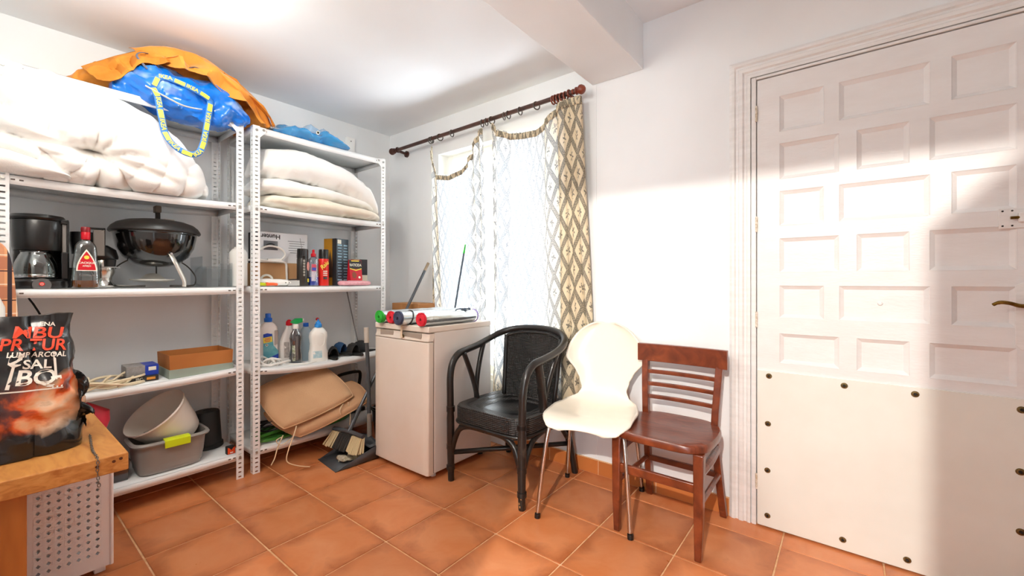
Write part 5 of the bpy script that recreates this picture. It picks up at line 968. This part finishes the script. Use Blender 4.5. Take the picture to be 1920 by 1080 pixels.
for z_, y_ in ((.642, .148), (.582, .141), (.520, .136)): curved(z_-.0, z_+.020, y_, .013, 'back_slat', .016, .162)
# ------------------------------------------------------------------ curtain rail, rings, curtains
m_rail = M('dark_wood_rail', '#3d2a26', .4, c2='#5a3a30', nscale=10); m_fin = M('red_brown_wood', '#6e2c1c', .3, c2='#8a4029', nscale=20, coat=.3)
RYc = 2.115; ra, rb_ = V(-2.885, RYc, 2.166), V(-1.215, RYc, 2.184)
cr = thing('curtain_rail', 'dark wooden curtain rail with turned finials and rings', 'curtain rail', (-2.05, RYc, 2.17))
MB().cyl(ra, rb_, .0135, n=14).obj('rod', m_rail, cr)
Tr = Matrix.Translation(rb_) @ Matrix.Rotation(PI/2, 4, 'Y'); fn = [(0, -.018), (.015, -.018), (.016, -.010), (.013, -.006), (.013, .002), (.021, .006), (.021, .012), (.016, .016), (.020, .022), (.027, .034), (.026, .046), (.018, .058), (.008, .064), (0, .066)]
MB().lathe(fn, 20, Tr).obj('finial', m_fin, cr); MB().lathe(fn, 20, Matrix.Translation(ra) @ Matrix.Rotation(-PI/2, 4, 'Y')).obj('finial', M('dark_red_wood', '#43221a', .4), cr)
for p, mt in ((V(-2.85, RYc, 2.166), M('dark_red_wood', '#43221a')), (V(-1.255, RYc, 2.183), m_fin)):
    bkt = MB().cyl(p+V(0, 0, -.006), V(p.x, YB, p.z-.014), .011, n=12).obj('bracket', mt, cr); MB().cyl((p.x, YB-.012, p.z-.014), (p.x, YB, p.z-.014), .026, n=18).obj('wall_rose', mt, bkt); MB().tube([p+V(0, .017*math.cos(a), .017*math.sin(a)) for a in [2*PI*k/16 for k in range(16)]], .006, 8, closed=True).obj('cup', mt, bkt)
m_ring = M('grey_brown_ring', '#57524c', .35, metal=.3)
for x in (-2.453, -2.435, -2.347, -2.223, -1.929, -1.891, -1.844, -1.739, -1.703, -1.609, -1.483, -1.364, -1.345, -1.322, -1.300, -1.278):
    z = ra.z+(rb_.z-ra.z)*(x-ra.x)/(rb_.x-ra.x); til = .35*math.sin(x*37); wood = x > -1.37; c = V(x, RYc, z-.010)
    rg = MB().tube([c+V(.023*math.sin(a)*math.sin(til), .023*math.sin(a)*math.cos(til), .023*math.cos(a)) for a in [2*PI*k/20 for k in range(20)]], .0038 if not wood else .005, 8, closed=True).obj('curtain_ring', m_fin if wood else m_ring, cr, smooth=180)
mc, t, b = newmat('printed_curtain'); uvn = t.n('ShaderNodeUVMap'); sx = t.n('ShaderNodeSeparateXYZ'); t.l(uvn.outputs[0], sx.inputs[0])
s_ = t.math('DIVIDE', sx.outputs[0], .128); v_ = t.math('DIVIDE', sx.outputs[1], .215)
fa = t.math('SUBTRACT', t.math('FRACT', t.math('ADD', s_, v_)), .5); fb = t.math('SUBTRACT', t.math('FRACT', t.math('SUBTRACT', s_, v_)), .5)
nn = t.n('ShaderNodeTexNoise', i_Scale=230, i_Detail=2); t.l(uvn.outputs[0], nn.inputs['Vector']); nb_ = t.n('ShaderNodeTexNoise', i_Scale=60, i_Detail=3); t.l(uvn.outputs[0], nb_.inputs['Vector'])
mxx = t.math('MAXIMUM', t.math('ABSOLUTE', fa), t.math('ABSOLUTE', fb))
band = t.math('GREATER_THAN', mxx, .395); dots = t.math('GREATER_THAN', nn.outputs[0], .47); bandm = t.math('MULTIPLY', band, t.math('MULTIPLY_ADD', dots, .55, .35))
edge = t.math('LESS_THAN', t.math('ABSOLUTE', t.math('SUBTRACT', mxx, .390)), .012)
rad = t.math('SQRT', t.math('ADD', t.math('MULTIPLY', fa, fa), t.math('MULTIPLY', fb, fb))); an = t.math('ARCTAN2', t.math('ADD', fa, fb), t.math('SUBTRACT', fa, fb))
pet = t.math('MULTIPLY_ADD', t.math('SINE', t.math('MULTIPLY', an, 6)), .085, .135); mot = t.math('MULTIPLY', t.math('LESS_THAN', rad, t.math('ADD', pet, t.math('MULTIPLY', t.math('SUBTRACT', nb_.outputs[0], .5), .25))), t.math('GREATER_THAN', nb_.outputs[0], .44))
pr = t.math('MINIMUM', t.math('ADD', t.math('ADD', bandm, edge), t.math('MULTIPLY', mot, .85)), 1.0)
colr = t.mix(pr, '#e3d3b4', '#5d584f')
df = t.n('ShaderNodeBsdfDiffuse'); tl = t.n('ShaderNodeBsdfTranslucent'); mx = t.n('ShaderNodeMixShader', i_Fac=.17); t.l(colr, df.inputs[0]); t.l(t.mix(pr, '#f4f5f5', '#9fa9b6'), tl.inputs[0]); t.l(df.outputs[0], mx.inputs[1]); t.l(tl.outputs[0], mx.inputs[2]); t.l(mx.outputs[0], t.N['Material Output'].inputs[0])
def curtain(label, tops, bots, zb, folds, seed, wid):
    """tops: (u, x, z) of the upper edge; bots: (u, x) of the hem; folds: (u, density) along the width"""
    tu = [p[0] for p in tops]; NU, NV = 170, 70
    # arc phase from fold density
    us = [k/(NU-1) for k in range(NU)]; ph = [0]
    for k in range(1, NU): ph.append(ph[-1]+interp([f[0] for f in folds], [f[1] for f in folds], us[k])/(NU-1)*2*PI)
    c = thing('curtain', label, 'curtain', (tops[0][1], 2.13, zb), group='patterned curtains at the window'); g = MB()
    def fn(i, j):
        k = int(round(i*(NU-1))); xt = interp(tu, [p[1] for p in tops], i); zt = interp(tu, [p[2] for p in tops], i); xb = interp([p[0] for p in bots], [p[1] for p in bots], i)
        amp = interp([f[0] for f in folds], [f[2] for f in folds], i); q = j**1.15
        x = xt+(xb-xt)*q+.010*math.sin(ph[k]*.5+j*3+seed)*j+.8*(max(0, amp-.012))*math.cos(ph[k]+.5*math.sin(j*4+seed+i*3)); z = zt+(zb-zt)*j
        y = 2.118+(.055*min(1, j*1.25)**.8)+amp*(1-.35*j)*math.sin(ph[k]+.5*math.sin(j*4+seed+i*3))*(.55+.45*j)+.006*math.sin(j*7+i*11+seed)
        return V(x, min(y, 2.199), z)
    g.grid(fn, NU, NV, uv=lambda i, j: (i*wid+seed, j*1.8))
    cl = g.obj('cloth', mc, c, smooth=180)
    gh = MB(); gh.grid(lambda i, j: fn(i, .004+j*.022)+V(0, -.006+.003*math.sin(i*240), 0), NU, 3, uv=lambda i, j: (i*wid*1.5+seed, j*.04+.11)); gh.obj('heading_tape', mc, cl, smooth=180, solid=.002)
    return c
curtain('narrow patterned curtain drooping off its rings at the shelving side', [(0, -2.462, 2.125), (.10, -2.44, 2.09), (.22, -2.405, 1.90), (.45, -2.25, 1.868), (.62, -2.13, 1.895), (.80, -2.03, 1.98), (.90, -1.975, 2.09), (1, -1.930, 2.135)], [(0, -2.50), (.22, -2.42), (.7, -2.12), (1, -1.955)], .40, [(0, 5, .022), (.2, 5, .024), (.3, 2, .010), (.65, 2, .010), (.75, 9, .024), (1, 10, .026)], 1.0, 1.35)
curtain('wide patterned curtain gathered at the beam end of the rail', [(0, -1.845, 2.150), (.06, -1.80, 2.10), (.15, -1.70, 2.055), (.30, -1.58, 2.035), (.42, -1.49, 2.03), (.52, -1.42, 2.065), (.62, -1.34, 2.125), (.70, -1.295, 2.150), (1, -1.196, 2.152)], [(0, -1.90), (.15, -1.78), (.42, -1.52), (.62, -1.33), (.78, -1.24), (1, -1.125)], .33, [(0, 9, .024), (.12, 8, .022), (.2, 2.5, .010), (.42, 3, .012), (.55, 7, .022), (.68, 10, .030), (1, 10, .032)], 4.0, 1.9)
# ------------------------------------------------------------------ bench corner with charcoal sack and basket
mbn, t, b = newmat('bench_wood'); b.inputs['Roughness'].default_value = .45
tc = t.n('ShaderNodeTexCoord'); mp_ = t.n('ShaderNodeMapping'); mp_.inputs['Scale'].default_value = (2, 9, 20); t.l(tc.outputs['Object'], mp_.inputs[0]); n1 = t.n('ShaderNodeTexNoise', i_Scale=3, i_Detail=5, i_Distortion=.8); t.l(mp_.outputs[0], n1.inputs['Vector']); t.l(t.ramp(n1.outputs[0], [(.3, '#a8662c'), (.55, '#c98a46'), (.8, '#d39a57')]), b.inputs['Base Color'])
BX, BY, BZ = -1.757, .296, .570
bn = thing('wooden_bench', 'low wooden bench with a thick top and drilled edge under the charcoal sack', 'bench', (-2.1, .05, 0))
MB().box(-2.56, -.26, BZ-.053, BX, BY, BZ).obj('top', mbn, bn, smooth=None, bevel=.003)
for (y, z) in ((.278, -.014), (.262, -.018), (.225, -.022)): MB().cyl((BX-.002, y, BZ+z), (BX+.0006, y, BZ+z), .0045, n=10).obj('drilled_hole', M('hole_brown', '#5a2f14', .8), bn)
MB().box(BX-.045, -.26, 0, BX-.02, .088, BZ-.053).obj('end_panel', M('panel_wood', '#b06a2e', .5, c2='#9c5a24', nscale=3, stretch=(1, 6, 1)), bn, smooth=None, bevel=.002); MB().box(-2.55, -.26, 0, -2.52, .0, BZ-.053).obj('rear_leg', mbn, bn, smooth=None)
# charcoal sack
m, t, b = newmat('charcoal_sack_print'); b.inputs['Roughness'].default_value = .22; b.inputs['Coat Weight'].default_value = .3
tc = t.n('ShaderNodeTexCoord'); sp = t.n('ShaderNodeSeparateXYZ'); t.l(tc.outputs['Object'], sp.inputs[0])
n1 = t.n('ShaderNodeTexNoise', i_Scale=7, i_Detail=6, i_Distortion=1.0); t.l(tc.outputs['Object'], n1.inputs['Vector']); n2 = t.n('ShaderNodeTexNoise', i_Scale=16, i_Detail=5); t.l(tc.outputs['Object'], n2.inputs['Vector'])
fire = t.ramp(n1.outputs[0], [(.28, '#120d0c'), (.40, '#5a1d10'), (.48, '#d2531c'), (.56, '#e8a070'), (.66, '#e6c3a2'), (.78, '#7a5444')])
hz = t.math('ADD', sp.outputs[2], t.math('MULTIPLY', t.math('SUBTRACT', n1.outputs[0], .5), .16)); hz = t.math('ADD', hz, t.math('MULTIPLY', sp.outputs[1], -.40))
inz = t.math('MULTIPLY', t.ramp(hz, [(.035, (0, 0, 0)), (.065, (1, 1, 1))]), t.ramp(hz, [(.150, (1, 1, 1)), (.20, (0, 0, 0))]))
t.l(t.mix(inz, '#141213', fire), b.inputs['Base Color'])
sk = thing('charcoal_sack', 'crumpled black charcoal sack printed with flames and red lettering', 'sack', (-2.02, .02, BZ))
rings = []
for k in range(46):
    q = k/45; z = BZ+.002+.418*q; dy = .148*(1+.05*math.sin(q*7))*(1-.08*max(0, q-.55)/.45); dx = .095*(1-.72*max(0, q-.45)/.55); cx = -2.01-.03*q; cy = .072-.012*q
    ring_ = []
    for j in range(72):
        a = 2*PI*j/72; c, s_ = math.cos(a), math.sin(a); p = V(cx+dx*math.copysign(abs(c)**.75, c), cy+dy*math.copysign(abs(s_)**.75, s_), z)
        w = (ridge(V(p.x, p.y, p.z*.8), 9, 41)-.5)*.020+(ridge(p, 19, 4)-.5)*.009; w *= min(1, q*6)
        crease = -.014*math.exp(-((p.y-.115)/.010)**2) if c > 0 else 0
        p += V(c, s_*.8, 0)*(w+crease); p.z += nz3(p, 8, 6)*.012*q*2; p.z = max(p.z, BZ+.002); ring_.append(p)
    rings.append(ring_)
sg = MB().loft(rings); sg.obj('sack', m, sk, smooth=50); sv = bvh_of(sg)
m_red = M('sack_red', '#e04a2c', .35); m_wht = M('sack_white', '#e6ddd0', .35)
def onsack(txt, y, z, size, mat, rot=-.10, **kw): return decal('lettering', text_mesh(txt, size, **kw), mat, sk, (-1.80, y, z), (-.10, 1, 0), (-.08, 0, 1), sv, .002, rot, .2)
def dense(shape, n):
    return shape
onsack('ENA', .165, .982, .018, m_wht, bold=True); onsack('MBU', .142, .955, .050, m_red, bold=True, shear=.1, squash=1.1); onsack('PR TUR', .130, .918, .050, m_red, bold=True, shear=.1, squash=.86); onsack('LUMP ARCOAL', .136, .888, .022, m_wht, bold=True, shear=.1, squash=.86); onsack('SAL', .134, .858, .038, m_wht, bold=True); onsack('BQ', .128, .818, .062, m_wht, bold=True, shear=.12)
spat = ([(-.004, -.05), (.004, -.05), (.003, .015), (.013, .022), (.013, .05), (-.013, .05), (-.013, .022), (-.003, .015)], [(0, 1, 2, 7), (7, 2, 3, 6), (6, 3, 4, 5)])
decal('spatula_print', spat, m_wht, sk, (-1.80, .082, .842), (-.10, 1, 0), (-.08, 0, 1), sv, .002, -.22, .2); fork = ([(-.003, -.02), (.003, -.02), (.003, .055), (-.003, .055), (-.012, -.02), (.012, -.02), (.012, -.027), (-.012, -.027), (-.012, -.055), (-.008, -.055), (-.008, -.027), (-.002, -.055), (.002, -.055), (.002, -.027), (-.002, -.027), (.008, -.055), (.012, -.055), (.008, -.027)], [(0, 1, 2, 3), (7, 6, 5, 4), (8, 9, 10, 7), (11, 12, 13, 14), (15, 16, 6, 17)])
decal('fork_print', fork, m_wht, sk, (-1.80, .172, .838), (-.10, 1, 0), (-.08, 0, 1), sv, .002, 0, .2)
decal('underline', rect2(.14, .004, 12, 1), m_wht, sk, (-1.80, .115, .783), (-.10, 1, 0), (-.08, 0, 1), sv, .002, -.05, .2)
tf = spline([(-1.985, .190, .81), (-1.965, .204, .78), (-1.962, .208, .73), (-1.955, .210, .68), (-1.97, .200, .645)], 6)
def torn(i, j):
    p = tf[min(int(i*(len(tf)-1)+.5), len(tf)-1)]; w = .012+.016*abs(math.sin(i*7.5)); q = p+V(.0, j*w, -j*j*.02+.012*math.sin(i*9)*j)
    return q+V(nz3(q, 30, 3)*.025+.012*math.sin(j*5+i*14), nz3(q, 26, 6)*.018*j, nz3(q, 24, 9)*.012)
MB().grid(torn, 40, 12).obj('torn_flap', M('black_film', '#191717', .25), sk, smooth=45, solid=.0015)
# chain over the bench edge
ch = thing('thin_chain', 'thin grey metal chain trailing over the bench corner', 'chain', (-1.85, .23, BZ)); path = spline([(-2.06, .245, BZ+.004), (-1.98, .238, BZ+.004), (-1.90, .230, BZ+.004), (-1.83, .226, BZ+.004), (-1.775, .226, BZ+.005), (-1.751, .226, BZ-.004), (-1.750, .225, BZ-.035), (-1.748, .228, BZ-.075)], 7); m_ch = M('chain_zinc', '#77716b', .35, metal=.7)
acc = 0; last = path[0]; kk = 0
for i in range(1, len(path)):
    acc += (path[i]-path[i-1]).length
    if acc > .0085:
        acc = 0; d = (path[i]-path[i-1]).normalized(); a_, b_ = frame(d); side = a_ if kk % 2 else b_; kk += 1
        MB().tube([path[i]+d*.0062*math.cos(q)+side*.0032*math.sin(q) for q in [2*PI*k/10 for k in range(10)]], .0011, 5, closed=True).obj('link', m_ch, ch, smooth=180)
# perforated laundry basket
m_bas = M('basket_white', '#f6f4f4', .38); lb_ = thing('laundry_basket', 'tall white plastic laundry basket with rows of diamond holes under the bench', 'basket', (-2.32, .215, 0))
X0, X1, Y0, Y1, ZB0, ZB1 = -2.44, -2.205, .098, .322, .025, .49
def lattice(o, u, w, rows, cols, mL, mR, zs):
    g = MB(); o, u = Vector(o), Vector(u); cw = (w-mL-mR)/cols; P = lambda x, z: o+u*x+V(0, 0, z); h = zs
    z0, z1 = ZB0, ZB1; zr0 = z0+.045; rr_ = int((z1-.03-zr0)/h)
    g.add([P(0, z0), P(mL, z0), P(mL, z1), P(0, z1)], [(0, 1, 2, 3)]); g.add([P(w-mR, z0), P(w, z0), P(w, z1), P(w-mR, z1)], [(0, 1, 2, 3)]); g.add([P(mL, z0), P(w-mR, z0), P(w-mR, zr0), P(mL, zr0)], [(0, 1, 2, 3)]); g.add([P(mL, zr0+rr_*h), P(w-mR, zr0+rr_*h), P(w-mR, z1), P(mL, z1)], [(0, 1, 2, 3)])
    for i in range(cols):
        for j in range(rr_):
            x, z = mL+i*cw, zr0+j*h; cx, cz = x+cw/2, z+h/2; r1, r2 = cw*.25, h*.28
            g.add([P(x, z), P(x+cw, z), P(x+cw, z+h), P(x, z+h), P(cx, cz-r2), P(cx+r1, cz), P(cx, cz+r2), P(cx-r1, cz)], [(0, 1, 5, 4), (1, 2, 6, 5), (2, 3, 7, 6), (3, 0, 4, 7)])
            n_ = u.cross(V(0, 0, 1)).normalized()*.0018; f = [(x+cw*.08, z+h*.10), (x+cw*.92, z+h*.10), (x+cw*.92, z+h*.90), (x+cw*.08, z+h*.90)]
            for k in range(4):
                a_, b_ = f[k], f[(k+1) % 4]; d_ = .0018; g.add([P(*a_), P(*b_), P(*b_)+n_, P(*a_)+n_], [(0, 1, 2, 3)])
    return g
lattice((X1, Y0, 0), (0, 1, 0), Y1-Y0, 17, 7, .024, .026, .0265).obj('front_lattice', m_bas, lb_, smooth=None, solid=.0022)
lattice((X0, Y1, 0), (1, 0, 0), X1-X0, 17, 7, .026, .026, .0265).obj('side_lattice', m_bas, lb_, smooth=None, solid=.0022)
MB().box(X0, Y0, ZB0, X0+.004, Y1, ZB1).obj('back_wall', m_bas, lb_, smooth=None); MB().box(X0, Y0, ZB0, X1, Y0+.004, ZB1).obj('inner_wall', m_bas, lb_, smooth=None); MB().box(X0, Y0, ZB0, X1, Y1, ZB0+.006).obj('bottom', m_bas, lb_, smooth=None)
MB().cyl((X1, Y1, ZB0), (X1, Y1, ZB1), .006, n=10).obj('corner_post', m_bas, lb_)
for x in (X0+.03, X1-.03):
    for y in (Y0+.03, Y1-.03): MB().box(x-.016, y-.016, 0, x+.016, y+.016, ZB0+.004).obj('foot', m_bas, lb_, bevel=.003)
# ironing board with a checked cover
m, t, b = newmat('checked_cover'); b.inputs['Roughness'].default_value = .8
tc = t.n('ShaderNodeTexCoord'); sp = t.n('ShaderNodeSeparateXYZ'); t.l(tc.outputs['Object'], sp.inputs[0])
def stripe(src, per, lo, hi, off=0): f_ = t.math('FRACT', t.math('DIVIDE', t.math('ADD', src, off), per)); return t.math('MULTIPLY', t.math('GREATER_THAN', f_, lo), t.math('LESS_THAN', f_, hi))
y_, z_ = sp.outputs[1], sp.outputs[2]
c = t.mix(t.math('MULTIPLY', stripe(z_, .115, 0, .42), .75), '#dfa071', '#a8664a'); c = t.mix(t.math('MULTIPLY', stripe(y_, .075, 0, .4, .05), .45), c, '#b8735a'); c = t.mix(stripe(z_, .115, .47, .50), c, '#f0dcc4'); c = t.mix(stripe(z_, .115, .92, .96), c, '#4b2a2c'); c = t.mix(stripe(y_, .075, .50, .66, .05), c, '#33262c'); c = t.mix(stripe(y_, .075, .80, .84, .05), c, '#f0dcc4')
t.l(c, b.inputs['Base Color'])
ib = thing('ironing_board', 'folded ironing board with a brown checked cover standing on end beside the shelving', 'ironing board', (-2.60, -.06, 0))
out = [(-.20, .12), (-.20, .75), (-.185, 1.05), (-.14, 1.22), (-.07, 1.285), (.0, 1.285), (.05, 1.262), (.078, 1.225), (.092, 1.15), (.100, 1.05), (.108, .90), (.118, .60), (.12, .12)]
pp = [(v.y, v.z) for v in spline([V(0, a, b) for a, b in out], 4)]
MB().prism(pp, (-2.612, 0, 0), (0, 1, 0), (0, 0, 1), (.024, 0, 0)).obj('cover', m, ib, smooth=40, bevel=.006, bseg=3); MB().tube([(-2.60, .05, .13), (-2.60, .06, .0)], .01, 8).obj('leg', m_gry, ib); MB().tube([(-2.60, -.15, .13), (-2.60, -.16, .0)], .01, 8).obj('leg', m_gry, ib)
wt = thing('white_jerrycan', 'white plastic container standing on the bench behind the charcoal sack', 'container', (-2.30, -.04, BZ)); MB().loft([sup(.06, .09, BZ+.001, -2.36, -.028, 3), sup(.064, .094, BZ+.01, -2.36, -.028, 3), sup(.064, .094, BZ+.44, -2.36, -.028, 3), sup(.05, .08, BZ+.49, -2.36, -.032, 3), sup(.025, .03, BZ+.51, -2.36, -.05, 2.4)]).obj('body', m_wpl, wt); MB().cyl((-2.36, -.05, BZ+.505), (-2.36, -.05, BZ+.535), .022, n=16).obj('cap', m_wpl, wt)
